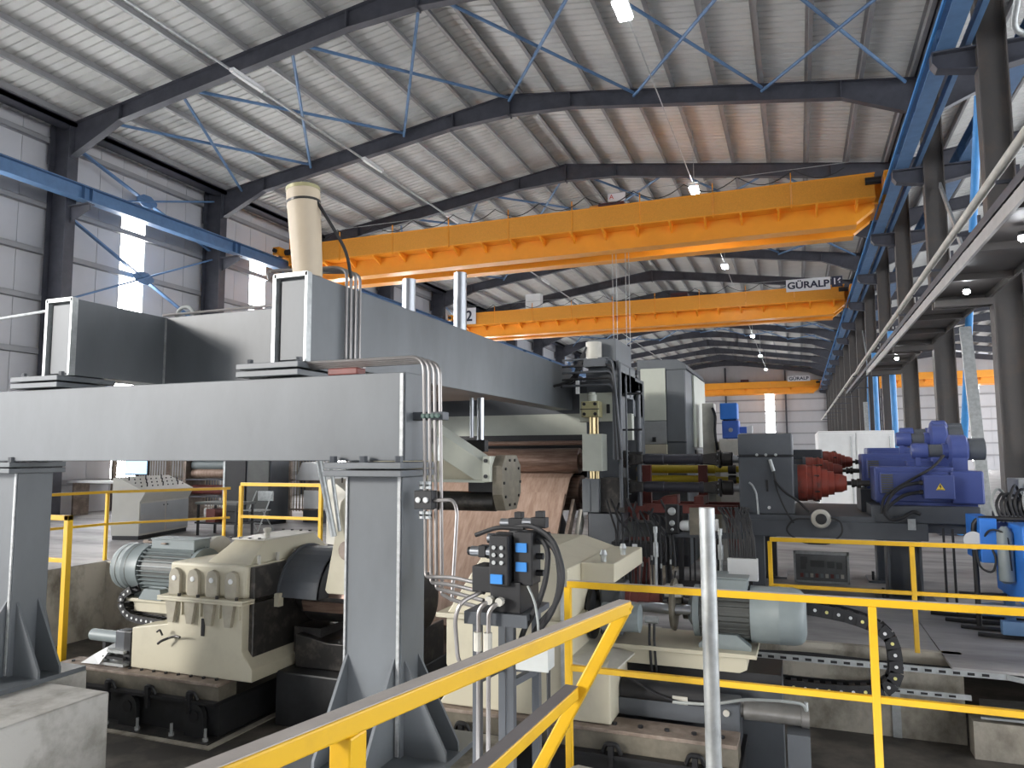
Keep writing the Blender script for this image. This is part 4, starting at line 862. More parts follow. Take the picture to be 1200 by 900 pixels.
lo = build('lower_case', MB().xz([(-6.92, -.315), (-5.28, -.315), (-5.28, -.19), (-5.42, -.02), (-5.42, .45), (-6.42, .45), (-6.42, .19), (-6.92, .11)], 6.3, 7.9), BG, t, bevel=.01)
build('upper_case', MB().box(-6.45, -5.42, 6.34, 7.9, .50, .84), BG, t, bevel=.03)
build('joint_flange', MB().box(-6.5, -5.36, 6.22, 7.95, .45, .475).box(-6.5, -5.36, 6.22, 7.95, .477, .50), BG, t, bevel=.004)
for i in range(4):
    x = -6.34+.255*i
    cp = build('bearing_cap', MB().prism([(x-.075, 6.34, .5), (x+.075, 6.34, .5), (x+.075, 6.34, .71), (x+.05, 6.34, .765), (x, 6.34, .785), (x-.05, 6.34, .765), (x-.075, 6.34, .71)], (0, -.05, 0)), mat('case_dirty', (.36, .33, .26), .55, 0, .15, 6) if i == 0 else bpy.data.materials['case_dirty'], t, bevel=.006)
    build('cap_plug', MB().lathe((x, 6.29, .68), (0, -1, 0), [(0, .028), (.008, .028), (.01, .02)], 12), M['white'], cp)
    build('cap_screw', MB().cyl((x+.11, 6.26, .5), (x+.11, 6.26, .53), .02, n=6), M['oily'], t)
    build('rib', MB().prism([(x-.075, 6.3, .45), (x+.075, 6.3, .45), (x+.035, 6.3, .22), (x-.035, 6.3, .22)], (0, -.045, 0)), bpy.data.materials['case_dirty'], t)
    build('side_rib', MB().prism([(x+.125, 6.3, .45), (x+.14, 6.3, .45), (x+.14, 6.3, .3), (x+.125, 6.3, .3)], (0, -.03, 0)), BG, t)
mb = MB(); b0 = [(-6.02, 6.42), (-5.44, 6.42), (-5.44, 7.85), (-6.02, 7.85)]; t0 = [(-5.9, 6.72), (-5.5, 6.72), (-5.5, 7.6), (-5.9, 7.6)]
mb.add([(x, y, .84) for x, y in b0]+[(x, y, 1.06) for x, y in t0], [(0, 3, 2, 1), (4, 5, 6, 7), (0, 1, 5, 4), (1, 2, 6, 5), (2, 3, 7, 6), (3, 0, 4, 7)])
hd = build('hood', mb, BG, t, bevel=.008)
build('hood_plate', MB().box(-5.92, -5.48, 6.68, 7.64, 1.06, 1.075), M['dirty'], hd)
build('breather', MB().lathe((-5.66, 6.95, 1.075), (0, 0, 1), [(0, .03), (.05, .03), (.06, .045), (.09, .045), (.1, .02)], 12), M['dirty'], hd, True)
for i in range(8): build('hood_bolt', MB().cyl((-5.95+.13*(i % 4), 6.7+.9*(i//4), 1.075), (-5.95+.13*(i % 4), 6.7+.9*(i//4), 1.09), .018, n=6), M['oily'], hd)
for i in range(4): build('case_bolt', MB().cyl((-5.39, 6.5+.3*i, .84), (-5.39, 6.5+.3*i, .93), .02, n=8), M['dirty'], t)
build('side_cover', MB().box(-5.42, -5.36, 6.4, 7.8, -.15, .82), M['oily'], t, bevel=.01)
build('sight_slot', MB().box(-5.945, -5.905, 6.285, 6.3, .1, .28), M['black'], t, bevel=.003)
build('drain_cock', MB().pipe([(-6.33, 6.3, .06), (-6.33, 6.24, .06), (-6.4, 6.2, .03), (-6.44, 6.2, .0)], .014, 8, .03).pipe([(-6.33, 6.24, .06), (-6.2, 6.2, .10), (-6.14, 6.2, .09)], .013, 8, .03), M['oily'], t, True)
build('breather_pipe', MB().pipe([(-6.46, 6.2, .12), (-6.42, 6.2, .15), (-6.38, 6.2, .09)], .01, 6, .02), M['oily'], t, True)
def ac_motor(name, lab, x0, x1, xc, y, z, r, shell, foot_z, tb=True, left=True):
    """foot mounted squirrel cage motor, fan cowl from xc to its free end, fins on the rest"""
    t = thing(name, lab, 'motor', ((x0+x1)/2, y, foot_z))
    ca, cb = (x0, xc) if left else (xc, x1); fa, fb_ = (xc, x1) if left else (x0, xc)
    d = 1 if left else -1; o_ = ca if left else cb; L = cb-ca
    cw = build('fan_cowl', MB().lathe((o_, y, z), (d, 0, 0), [(0, r*.55), (.015, r*.8), (.05, r*.95), (.1, r), (L*.45, r), (L*.46, r*1.01), (L*.5, r*1.01), (L*.51, r), (L, r)], 36), shell, t, True)
    for f in (.3, .62) if left else (): build('cowl_band', MB().lathe((o_+d*L*f, y, z), (d, 0, 0), [(0, r*1.008), (.012, r*1.008)], 36), M['motd'], cw, True)
    build('stator', MB().lathe((fa, y, z), (1, 0, 0), [(0, r*.84), (fb_-fa, r*.84)], 28), M['motd'], t, True)
    n = 30
    for k in range(n):
        a = 2*math.pi*k/n
        if -2.2 < a-2*math.pi*(a > math.pi) < -.9: continue
        u = V(0, math.cos(a), math.sin(a)); c = V(0, y, z)
        build('fin', MB().bar(V(fa+.01, 0, 0)+c+u*r*.9, V(fb_-.01, 0, 0)+c+u*r*.9, .008, r*.16, u), shell if left else M['motd'], t)
    e0 = fb_ if left else fa
    build('end_shield', MB().lathe((e0, y, z), (d, 0, 0), [(0, r*.93), (.05, r*.93), (.07, r*.6), (.12, r*.3)], 28), shell, t, True)
    for y2 in (y-r*.8, y+r*.8): build('foot', MB().prism([(fa, y2-.05, foot_z), (fb_, y2-.05, foot_z), (fb_, y2-.05, foot_z+.03), ((fa+fb_)/2+.1, y2-.05, z-r*.6), ((fa+fb_)/2-.1, y2-.05, z-r*.6), (fa, y2-.05, foot_z+.03)], (0, .1, 0)), shell, t)
    if tb:
        b_ = build('terminal_box', MB().box(fa+.08, fb_-.02, y-r*.45, y+r*.45, z+r*.85, z+r*1.25), shell, t, bevel=.01)
        build('box_lid', MB().box(fa+.07, fb_-.01, y-r*.48, y+r*.48, z+r*1.25, z+r*1.31), shell, b_, bevel=.006)
    return t
mt = ac_motor('fan_cooled_motor', 'grey finned motor with round fan cowl behind the cream gearbox', -7.85, -6.62, -7.38, 7.0, .64, .28, M['motor'], .34)
build('plug_cable', MB().pipe([(-7.45, 6.95, .95), (-7.2, 6.9, .94), (-7.05, 6.85, .95)], .012, 8).cyl((-7.5, 6.95, .95), (-7.42, 6.95, .95), .022, n=8), M['rail'], mt, True)
tag(build('motor_bracket', MB().box(-7.35, -6.42, 6.7, 7.35, .18, .3).box(-7.45, -6.42, 6.65, 7.4, .3, .339), M['beige'], bevel=.006), 'cream bracket plate carrying the finned grey motor', 'bracket')
build('bracket_wedge', MB().xz([(-7.2, .34), (-6.85, .34), (-6.88, .46), (-7.12, .46)], 6.62, 6.72), M['motor'], mt)
tag(build('coupling_wheel', MB().lathe((-6.75, 7.3, .78), (1, 0, 0), [(0, .2), (.03, .23), (.1, .23), (.12, .18)], 28), M['dirty'], smooth=True), 'pale brake wheel between motor and gearbox', 'wheel')
def chain(name, lab, pts, y0, y1, step, dots, hh=.085):
    """cable drag chain: one link per step along the polyline pts in the x-z plane"""
    t = thing(name, lab, 'cable chain', (pts[0][0], (y0+y1)/2, min(p[1] for p in pts)-.06))
    P = [V(x, 0, z) for x, z in pts]; Q = [P[0]]
    for i in range(1, len(P)-1):
        for k in range(6):
            u = k/5; a = P[i-1].lerp(P[i], .5) if i > 1 else P[0]; b = P[i].lerp(P[i+1], .5) if i < len(P)-2 else P[-1]
            Q.append(a*(1-u)**2+P[i]*2*u*(1-u)+b*u*u)
    Q.append(P[-1]); acc = 0; nxt = 0; i = 0
    for a, b in zip(Q, Q[1:]):
        L = (b-a).length
        if L < 1e-6: continue
        while nxt <= acc+L:
            f = (nxt-acc)/L; p = a.lerp(b, f); d = (b-a).normalized()
            lk = build('link', MB().bar(p-d*step*.52+V(0, y0, 0), p+d*step*.52+V(0, y0, 0), .02, hh, d.cross(V(0, 1, 0))).bar(p-d*step*.52+V(0, y1, 0), p+d*step*.52+V(0, y1, 0), .02, hh, d.cross(V(0, 1, 0))).bar(p+V(0, y0, 0)+d.cross(V(0, 1, 0))*.03, p+V(0, y1, 0)+d.cross(V(0, 1, 0))*.03, step*.5, .012, d.cross(V(0, 1, 0))).bar(p+V(0, y0, 0)-d.cross(V(0, 1, 0))*.03, p+V(0, y1, 0)-d.cross(V(0, 1, 0))*.03, step*.5, .012, d.cross(V(0, 1, 0))), M['black'], t)
            build('pin', MB().cyl(p+V(0, y0-.01, 0), p+V(0, y0-.016, 0), .014, n=10), dots[i % len(dots)], lk)
            nxt += step; i += 1
        acc += L
    return t
M['worn'] = mat('worn_steel', (.26, .25, .235), .4, .4, .2, 6)
WD, YD = M['white'], mat('pin_yellow', (.75, .7, .25), .5)
chain('cable_chain', 'small black cable chain with white pins under the finned motor', [(-7.35, .42), (-7.47, .36), (-7.45, .2), (-7.3, .12), (-7.1, .1), (-6.5, .08)], 6.62, 6.74, .075, [WD])
t = thing('cross_cylinder', 'grey hydraulic cylinder with black end block on the bed', 'cylinder', (-7.3, 6.4, -.32))
build('barrel', MB().cyl((-7.62, 6.4, -.04), (-7.02, 6.4, -.04), .065, n=20), M['motor'], t, True)
build('end_block', MB().box(-7.04, -6.93, 6.3, 6.5, -.28, .06), M['black'], t, bevel=.01)
build('clevis', MB().box(-7.2, -7.05, 6.33, 6.47, -.16, .05), M['greyd'], t, bevel=.01)
build('stand', MB().box(-7.42, -7.38, 6.36, 6.44, -.32, -.1), M['black'], t)
for i in range(3): build('plate', MB().box(-7.35+.06*i, -6.98, 6.25, 6.5, -.31+.07*i, -.28+.07*i), M['galv'] if i != 1 else M['black'], t)
build('crumpled_wrap', MB().prism([(-7.55, 6.2, -.3), (-7.3, 6.22, -.3), (-7.2, 6.25, -.16), (-7.28, 6.3, -.13), (-7.45, 6.28, -.22)], (0, .14, .03)), M['white'], t)
t = thing('uncoiler_mandrel', 'oily expanding mandrel with dark half round guard', 'mandrel', (-4.9, 7.3, .2))
build('mandrel_body', MB().lathe((-5.42, 7.3, .42), (1, 0, 0), [(0, .22), (.2, .22), (.21, .3), (1.6, .3), (1.62, .2)], 28), M['oily'], t, True)
for k in range(6):
    a = k*.55-.3; build('segment', MB().bar((-5.2, 7.3-.29*math.cos(a), .42+.29*math.sin(a)), (-3.9, 7.3-.29*math.cos(a), .42+.29*math.sin(a)), .12, .04, (0, -math.cos(a), math.sin(a))), M['roll'], t)
mb = MB(); n = 18
for k in range(n):
    a0, a1 = math.pi*(.02+.96*k/n), math.pi*(.02+.96*(k+1)/n)
    for r0, r1, xa, xb in ((.50, .53, -5.35, -4.85), (.30, .53, -4.87, -4.85), (.42, .55, -5.37, -5.34)):
        q = [(xa, 7.3-r*math.cos(a), .42+r*math.sin(a)) for r, a in ((r0, a0), (r1, a0), (r1, a1), (r0, a1))]; mb.prism(q, (xb-xa, 0, 0))
build('guard', mb, M['greyd'], t)
build('guard_lug', MB().box(-5.42, -5.3, 6.72, 6.8, .36, .5), M['beige'], t)
t = thing('coil_car', 'dark oily coil car body below the mandrel', 'coil car', (-4.6, 7.3, PZ))
build('frame', MB().box(-5.3, -3.9, 6.7, 8.3, PZ, -.3), M['pitblack'], t, bevel=.02)
build('saddle', MB().xz([(-5.2, -.3), (-3.9, -.3), (-3.9, .1), (-4.3, -.02), (-4.8, -.02), (-5.2, .05)], 6.9, 7.9), M['oily'], t, bevel=.01)
build('lift_column', MB().box(-5.3, -4.95, 7.0, 7.7, -.3, .1), M['oily'], t); build('pale_panel', MB().box(-4.75, -4.4, 8.3, 8.34, -.5, -.02), M['motor'], t)
t = thing('snubber_arm', 'cream triangular arm beside the portal leg', 'machine arm', (-4.6, 7.2, .4))
build('plate', MB().xz([(-4.53, 1.5), (-4.71, .575), (-4.68, .54), (-4.15, .54), (-4.15, 1.9)], 6.72, 6.84), M['beige'], t, bevel=.008)
build('pivot', MB().lathe((-4.42, 6.72, 1.0), (0, -1, 0), [(0, .1), (.05, .1), (.06, .06)], 18), M['rail'], t, True)
build('ram', MB().cyl((-4.73, 6.6, 1.95), (-4.53, 6.6, 1.15), .035, n=12), M['galv'], t, True); build('ram', MB().cyl((-4.63, 6.65, 1.95), (-4.49, 6.65, 1.2), .02, n=10), M['galv'], t, True)
build('hanger', MB().bar((-4.3, 6.78, 1.8), (-4.3, 6.1, 2.76), .12, .08), M['greyd'], t)
# ------------------------------------------------------------------ second gearbox side with brake and motor
bed('recoiler_bed', 'rusty topped olive machine bed behind the yellow pit rail', -3.0, -.5, 5.85, 8.2, -.14, 12, (-2.3, -1.0))
t = thing('drive_gearbox', 'cream gearbox with flared foot behind the valve stand', 'gearbox', (-2.2, 6.8, -.14))
build('case', MB().xz([(-2.97, -.135), (-1.80, -.135), (-1.80, 1.05), (-2.12, 1.15), (-2.55, 1.15), (-2.9, .62), (-2.9, .2), (-2.83, .06)], 5.92, 7.6), BG, t, bevel=.012)
build('flange', MB().box(-2.97, -1.76, 5.86, 7.65, .60, .64), BG, t, bevel=.004)
build('step_case', MB().xz([(-1.80, -.135), (-1.46, -.135), (-1.46, .25), (-1.52, .30), (-1.80, .32)], 5.92, 7.4), BG, t, bevel=.012)
build('step_lid', MB().prism([(-1.80, 5.9, .325), (-1.44, 5.9, .255), (-1.3, 7.4, .30), (-1.80, 7.4, .33)], (0, 0, .015)), M['dirty'], t)
build('top_case', MB().box(-1.8, -1.5, 6.3, 7.5, .9, 1.06), BG, t, bevel=.01); 
for x, y in ((-1.62, 6.4), (-1.56, 6.9)): build('eye_bolt', MB().lathe((x, y, 1.06), (0, 0, 1), [(0, .025), (.04, .025), (.06, .035), (.1, .02)], 10), M['galv'], t, True)
build('inspection_frame', MB().box(-1.86, -1.82, 5.9, 5.92, .1, .95), M['galv'], t)
t = thing('brake_drive', 'dark brake disc train with small red gearbox before the motor', 'drive unit', (-1.4, 6.7, .3))
build('input_disc', MB().lathe((-1.80, 6.6, .58), (1, 0, 0), [(0, .2), (.02, .225), (.05, .225), (.07, .12), (.12, .1)], 32), M['black'], t, True)
build('shaft', MB().cyl((-1.75, 6.7, .64), (-.85, 6.7, .64), .045, n=14), M['chrome'], t, True)
build('hub_block', MB().box(-1.7, -1.5, 6.55, 6.9, .40, .84), M['greyd'], t, bevel=.02)
build('pump_body', MB().cyl((-1.62, 6.35, .61), (-1.30, 6.35, .61), .115, n=24), M['motor'], t, True)
build('red_gearbox', MB().lathe((-1.58, 6.8, .68), (1, 0, 0), [(0, .13), (.12, .13), (.125, .115), (.2, .12), (.205, .1), (.29, .105), (.3, .085), (.38, .08)], 20), M['red'], t, True)
build('valve', MB().cyl((-1.285, 6.5, .575), (-1.175, 6.5, .575), .032, n=14), M['galv'], t, True)
for x in (-1.25, -1.21): build('hose', MB().pipe([(x, 6.5, .55), (x, 6.48, .4), (x+.01, 6.5, .15)], .011, 8, .05), M['rubber'], t, True)
build('brake_disc', MB().lathe((-1.10, 6.8, .66), (1, 0, 0), [(0, .215), (.02, .225), (.03, .225), (.05, .1), (.09, .08)], 36), M['bed'], t, True)
build('caliper', MB().box(-1.15, -1.0, 6.68, 6.8, .74, .84), M['dirty'], t, bevel=.01)
build('coupling', MB().cyl((-1.0, 6.8, .63), (-.88, 6.8, .63), .09, n=18), M['oily'], t, True)
ac_motor('main_motor', 'large grey finned motor with smooth cowl behind the yellow rail', -.85, .01, -.43, 6.8, .625, .235, M['motor'], .365, left=False)
t = thing('motor_carriage', 'cream carriage plate under the large grey motor', 'carriage', (-1.0, 6.8, PZ))
build('plate', MB().box(-1.6, -.38, 6.45, 7.15, .33, .365), M['beige'], t, bevel=.004)
build('skirt', MB().xz([(-1.55, .20), (-.52, .20), (-.46, .23), (-.46, .33), (-1.55, .33)], 6.5, 7.1), M['beige'], t, bevel=.006)
build('slide', MB().box(-1.6, -.2, 6.55, 7.05, .1, .2), M['black'], t); build('support', MB().box(-1.5, -.2, 6.6, 7.0, PZ, .1), M['greyd'], t)
chain('cable_chain', 'big black cable chain curling round with white and yellow pins', [(-.3, .66), (.0, .64), (.40, .585), (.66, .47), (.70, .27), (.68, .05), (.50, -.03), (.0, -.05), (-.45, -.03)], 7.12, 7.28, .095, [WD, WD, YD], .105)
t = thing('shift_cylinder', 'worn steel hydraulic cylinder with grey trunnion block', 'cylinder', (-.4, 6.2, -.14))
build('barrel', MB().lathe((-.62, 6.25, .0), (1, 0, 0), [(0, .06), (.14, .06), (.145, .075), (.56, .075), (.565, .085), (.62, .085)], 24), M['worn'], t, True)
build('trunnion_block', MB().box(-.72, -.5, 6.15, 6.4, -.26, .06), M['greyd'], t, bevel=.01)
build('trunnion_pin', MB().cyl((-.6, 6.15, -.01), (-.6, 6.13, -.01), .025, n=12), M['dirty'], t, True)
build('hose', MB().pipe([(-1.0, 6.1, .04), (-.7, 6.08, .06), (-.45, 6.08, .13), (-.15, 6.1, .14), (-.04, 6.15, .12), (-.02, 6.2, .05)], .012, 8, .08), M['cabl'], t, True)
build('fitting', MB().cyl((-.02, 6.2, .04), (-.02, 6.2, .12), .016, n=8), M['galv'], t)
build('pillar', MB().box(-.16, .0, 6.05, 6.35, PZ, -.08), M['greyd'], t)
t = thing('screw_housing', 'black tubular housing lying in the pit before the carriage', 'machine part', (-1.1, 6.3, -.14))
build('tube', MB().cyl((-1.45, 6.3, .04), (-.72, 6.3, .04), .1, n=24), M['black'], t, True)
build('trough', MB().box(-1.46, -.72, 6.2, 6.5, -.13, .0), M['greyd'], t)
build('paper_tag', MB().box(-1.02, -.90, 6.19, 6.2, .0, .06), M['dirty'], t)
build('cable', MB().pipe([(-1.4, 6.2, .18), (-1.15, 6.17, .06), (-.95, 6.17, .02), (-.7, 6.17, .03)], .01, 6, .08), M['rubber'], t, True)
t = thing('perforated_tray', 'galvanised slotted cable tray along the pit wall', 'cable tray', (.5, 8.45, -.14))
build('channel', MB().box(-.6, 1.75, 8.36, 8.38, -.14, -.08).box(-.6, 1.75, 8.38, 8.54, -.14, -.13), M['galv'], t)
build('channel', MB().bar((1.75, 8.4, -.11), (2.6, 8.2, -.2), .1, .05), M['galv'], t)
for i in range(18): build('slot', MB().box(-.5+.12*i, -.44+.12*i, 8.355, 8.36, -.125, -.1), M['black'], t)
for i in range(3): build('cable', MB().pipe([(-.6, 8.42+.03*i, -.1), (0, 8.41+.03*i, -.09+.01*i), (.7, 8.43+.03*i, -.1), (1.6, 8.42+.03*i, -.1)], .012, 6, .2), M['rubber'], t, True)
t2 = thing('perforated_tray', 'lower galvanised slotted tray ending at the dark trench', 'cable tray', (.9, 8.45, -.35))
build('channel', MB().box(.2, 1.45, 8.40, 8.42, -.37, -.32).box(.2, 1.45, 8.42, 8.55, -.37, -.36), M['galv'], t2)
for i in range(9): build('slot', MB().box(.3+.12*i, .36+.12*i, 8.395, 8.40, -.355, -.335), M['black'], t2)
t = thing('trench_cover', 'loose pale steel plates bridging the dark trench', 'cover plate', (2.3, 8.6, -.52))
build('plate', MB().prism([(1.5, 8.3, -.50), (2.6, 8.2, -.46), (2.9, 8.9, -.46), (1.6, 8.9, -.5)], (0, 0, .02)), M['galv'], t); build('strut', MB().bar((1.9, 8.25, -.47), (2.1, 9.2, -.44), .05, .03), M['galv'], t)
tag(build('concrete_lump', MB().xy([(-1.5, 4.35), (-1.15, 4.3), (-1.05, 4.55), (-1.1, 4.85), (-1.45, 4.9), (-1.55, 4.6)], PZ, -.02), M['kerb'], bevel=.05), 'rounded grey concrete block at the foot of the yellow rail post', 'block')
# ------------------------------------------------------------------ hose rack in front of the shafts
t = thing('hose_rack', 'black steel rack crowded with hydraulic hoses and white filters', 'hose rack', (-1.4, 9.8, 0))
for x in (-1.62, -1.46, -.98, -.62): build('post', MB().box(x-.03, x+.03, 9.78, 9.84, 0, 1.0 if x > -1.4 else 1.32), M['black'], t)
build('rail', MB().box(-1.65, -.6, 9.77, 9.85, .92, .99), M['greyd'], t); build('rail', MB().box(-1.65, -.6, 9.77, 9.85, .30, .37), M['black'], t)
build('sheave_block', MB().box(-1.64, -1.46, 9.72, 9.78, .96, 1.34), M['black'], t, bevel=.02)
for z, r in ((1.25, .05), (1.1, .035), (1.02, .02)): build('roller', MB().lathe((-1.55, 9.72, z), (0, -1, 0), [(0, r), (.03, r), (.04, r*.6)], 16), M['galv'], t, True)
build('filter_bowl', MB().lathe((-1.46, 9.75, 1.07), (1, 0, 0), [(0, .04), (.03, .065), (.12, .07)], 18), M['white'], t, True)
build('drip_sheet', MB().box(-1.33, -1.21, 9.70, 9.76, .96, 1.30), M['bed'], t)
build('pale_strip', MB().box(-1.20, -1.09, 9.70, 9.74, .7, 1.31), M['dirty'], t); build('pale_box', MB().box(-1.06, -.98, 9.74, 9.8, 1.02, 1.16), M['white'], t)
wb_ = build('terminal_box', MB().box(-.86, -.51, 9.48, 9.6, .46, .72), M['white'], t, bevel=.006)
build('box_gland', MB().lathe((-.83, 9.47, .47), (0, -1, 0), [(0, .03), (.02, .03), (.03, .015)], 12), M['chrome'], wb_, True)
build('small_box', MB().box(-1.02, -.84, 9.2, 9.4, .41, .58), M['motor'], t, bevel=.008); build('small_box_post', MB().box(-.96, -.9, 9.28, 9.34, 0, .41), M['black'], t)
build('box_post', MB().box(-.72, -.66, 9.5, 9.56, 0, .46), M['black'], t)
rr_ = random.Random(3)
for i in range(16):
    x = -.84+.02*i; pts = [(x, 9.55, .72), (x+rr_.uniform(-.02, .02), 9.6, .95), (x-.05+rr_.uniform(-.06, .06), 9.7, 1.15), (x-.1+rr_.uniform(-.1, .1), 9.9, 1.3), (x-.1, 10.4, 1.25)]
    build('hose', MB().pipe(pts, .012, 6, .1), M['rubber'], t, True)
for i in range(14):
    x = -2.3+.06*i; z0 = rr_.uniform(.55, .7); pts = [(x, 9.7, z0), (x+rr_.uniform(-.03, .03), 9.72, .95), (x-.15+rr_.uniform(-.1, .1), 10.0, 1.15), (x-.3, 10.5, rr_.uniform(1.0, 1.35))]
    build('hose', MB().pipe(pts, .016, 6, .12), M['rubber'], t, True)
    if i % 2 == 0: build('fitting', MB().cyl((x, 9.7, z0-.06), (x, 9.7, z0), .014, n=8), M['galv'], t)
    build('drop_hose', MB().pipe([(x, 9.7, z0-.05), (x+rr_.uniform(-.05, .05), 9.68, .3), (x+rr_.uniform(-.12, .12), 9.6, 0.02)], .011, 6, .1), M['rubber'], t, True)
build('manifold', MB().box(-2.35, -1.68, 9.7, 9.95, .66, .84), M['black'], t, bevel=.01); build('manifold_leg', MB().box(-2.2, -2.12, 9.8, 9.9, PZ, .66), M['black'], t); build('manifold_leg', MB().box(-1.8, -1.72, 9.8, 9.9, 0, .66), M['black'], t)
build('grey_hopper', MB().xz([(-2.2, 1.06), (-1.9, 1.06), (-1.72, .88), (-2.3, .86)], 10.1, 10.5), M['motd'], t)
build('white_valve', MB().box(-2.06, -2.0, 9.66, 9.7, .74, .82), M['white'], t)
for x in (-1.75, -.95): build('riser', MB().pipe([(x, 9.62, 1.02), (x, 9.62, .02)], .02, 8).cyl((x, 9.62, .68), (x, 9.62, .86), .035, n=10).cyl((x, 9.62, .98), (x, 9.62, 1.06), .03, n=10), M['galv'], t, True)
for x in (-1.35, -1.29): build('guard_bar', MB().box(x-.01, x+.01, 9.8, 9.82, .37, .92), M['black'], t)
for i in range(4): build('floor_cable', MB().pipe([(-2.0, 9.5+.05*i, .03+.03*i), (-1.3, 9.45+.05*i, .06+.05*i), (-.9, 9.5+.05*i, .08+.04*i), (-.6, 9.6, .03)], .016, 6, .2), M['rubber'], t, True)
# ------------------------------------------------------------------ display board, hydraulic power unit, floor odds
t = thing('instrument_board', 'framed dark instrument board standing on the floor under the drive', 'board', (.26, 12.5, 0))
build('frame', MB().box(-.14, .65, 12.5, 12.54, .43, .48).box(-.14, .65, 12.5, 12.54, .0, .03).box(-.14, -.11, 12.5, 12.54, 0, .48).box(.62, .65, 12.5, 12.54, 0, .48), M['galv'], t)
build('pane', MB().box(-.11, .62, 12.51, 12.53, .03, .43), mat('board_glass', (.19, .195, .195), .2, 0, .2, 3), t)
for i in range(9):
    x = -.05+.072*i; build('gauge', MB().box(x, x+.045, 12.505, 12.51, .08, .14), (M['red'], M['motor'], M['dirty'])[i % 3], t)
for x, w, z in ((-.04, .1, .33), (.1, .2, .28), (.34, .1, .27), (.47, .08, .26), (-.04, .08, .24)): build('dial', MB().box(x, x+w, 12.506, 12.51, z-.04, z+.06), M['motd'], t)
t = thing('hydraulic_power_unit', 'bright blue hydraulic power unit with tubular black frame', 'hydraulic unit', (2.3, 10, 0))
build('tank', MB().box(2.17, 3.2, 9.35, 10.6, .36, 1.2), M['mblue2'], t, bevel=.015)
build('side_panel', MB().box(1.86, 2.03, 9.75, 10.5, .76, 1.25), M['mblue2'], t, bevel=.01)
build('gauge_plate', MB().lathe((1.80, 9.78, 1.0), (0, -1, 0), [(0, .1), (.01, .1)], 24), M['white'], t, True)
build('accumulator', MB().lathe((2.09, 9.72, .55), (0, 0, 1), [(0, .04), (.03, .08), (.55, .08), (.62, .03)], 20), M['motor'], t, True)
for y in (9.4, 10.4):
    build('skid', MB().box(1.95, 3.2, y, y+.1, .06, .2), M['blue'], t)
    for x in (2.2, 3.05): build('skid_leg', MB().box(x, x+.1, y+.001, y+.099, 0, .36), M['blue'], t)
build('tube_frame', MB().pipe([(1.83, 9.9, 0), (1.83, 9.9, 1.24), (3.1, 9.6, 1.26)], .03, 10, .12), M['black'], t, True)
for x, y in ((1.66, 10.78), (1.75, 10.7)): build('frame_leg', MB().pipe([(x, y, .02), (x, y, 1.04)], .015, 8), M['black'], t, True)
build('floor_bar', MB().box(1.5, 2.0, 10.7, 10.75, .2, .24), M['black'], t); build('floor_bar', MB().box(1.72, 2.2, 10.3, 10.36, .3, .34), M['black'], t)
build('pump', MB().lathe((2.3, 10.2, 1.35), (1, 0, 0), [(0, .06), (.04, .12), (.26, .12), (.3, .07)], 20), M['black'], t, True)
build('valve_stack', MB().box(2.12, 2.5, 10.0, 10.4, 1.2, 1.3), M['black'], t, bevel=.01)
for q in ((2.2, 2.3, 10.0, 10.15, 1.3, 1.45), (2.38, 2.46, 10.05, 10.2, 1.3, 1.5)): build('valve', MB().box(*q), M['black'], t, bevel=.01)
build('motor', MB().cyl((2.55, 10.2, 1.3), (2.55, 10.2, 1.72), .11, n=20), M['blueb'], t, True)
for i in range(14):
    x = 2.08+.045*i; a = rr_.uniform(.2, .45); pts = [(x, 9.9+.02*i, 1.22), (x-.06, 9.95, 1.22+a*.6), (x+.05, 10.1, 1.25+a), (x+.2+rr_.uniform(-.1, .1), 10.2, 1.22+a*.7), (x+.22, 10.15, 1.22)]
    build('hose', MB().pipe(pts, .016, 6, .1), M['rubber'] if i % 7 else M['cabl'], t, True)
    build('fitting', MB().cyl((x, 9.9+.02*i, 1.2), (x, 9.9+.02*i, 1.27), .016, n=8), M['chrome'], t)
for p_ in ([(1.86, 9.9, 1.2), (1.95, 9.8, 1.0), (2.0, 9.7, .8), (1.95, 9.7, .65), (1.84, 9.75, .7), (1.82, 9.8, .95)], [(1.84, 9.85, .9), (1.95, 9.7, 1.15), (2.1, 9.65, 1.1), (2.12, 9.65, .7)]): build('loop_hose', MB().pipe(p_, .012, 6, .1, 6), M['rubber'], t, True)
for i in range(4):
    tag(build('floor_hose', MB().pipe([(1.45+.1*i, 10.6-.35*i, .02), (1.7+.1*i, 10.5-.35*i, .03), (2.1, 10.55-.35*i, .02), (2.6, 10.4-.3*i, .02)], .025, 6, .2), M['rubber'], smooth=True), 'black hose lying on the floor beside the blue power unit', 'hose', 'floor hoses by the power unit')
t = thing('control_cabinet', 'pale grey metal cabinet edge behind the hose clump', 'cabinet', (3.2, 12.2, 0))
build('body', MB().box(2.78, 3.6, 12.0, 12.6, .05, 1.62), mat('cab_grey', (.42, .43, .42), .5), t, bevel=.01); build('door', MB().box(2.84, 3.54, 11.98, 12.0, .1, 1.56), bpy.data.materials['cab_grey'], t, bevel=.004); build('foot', MB().box(2.8, 3.58, 12.02, 12.58, 0, .05), M['black'], t)
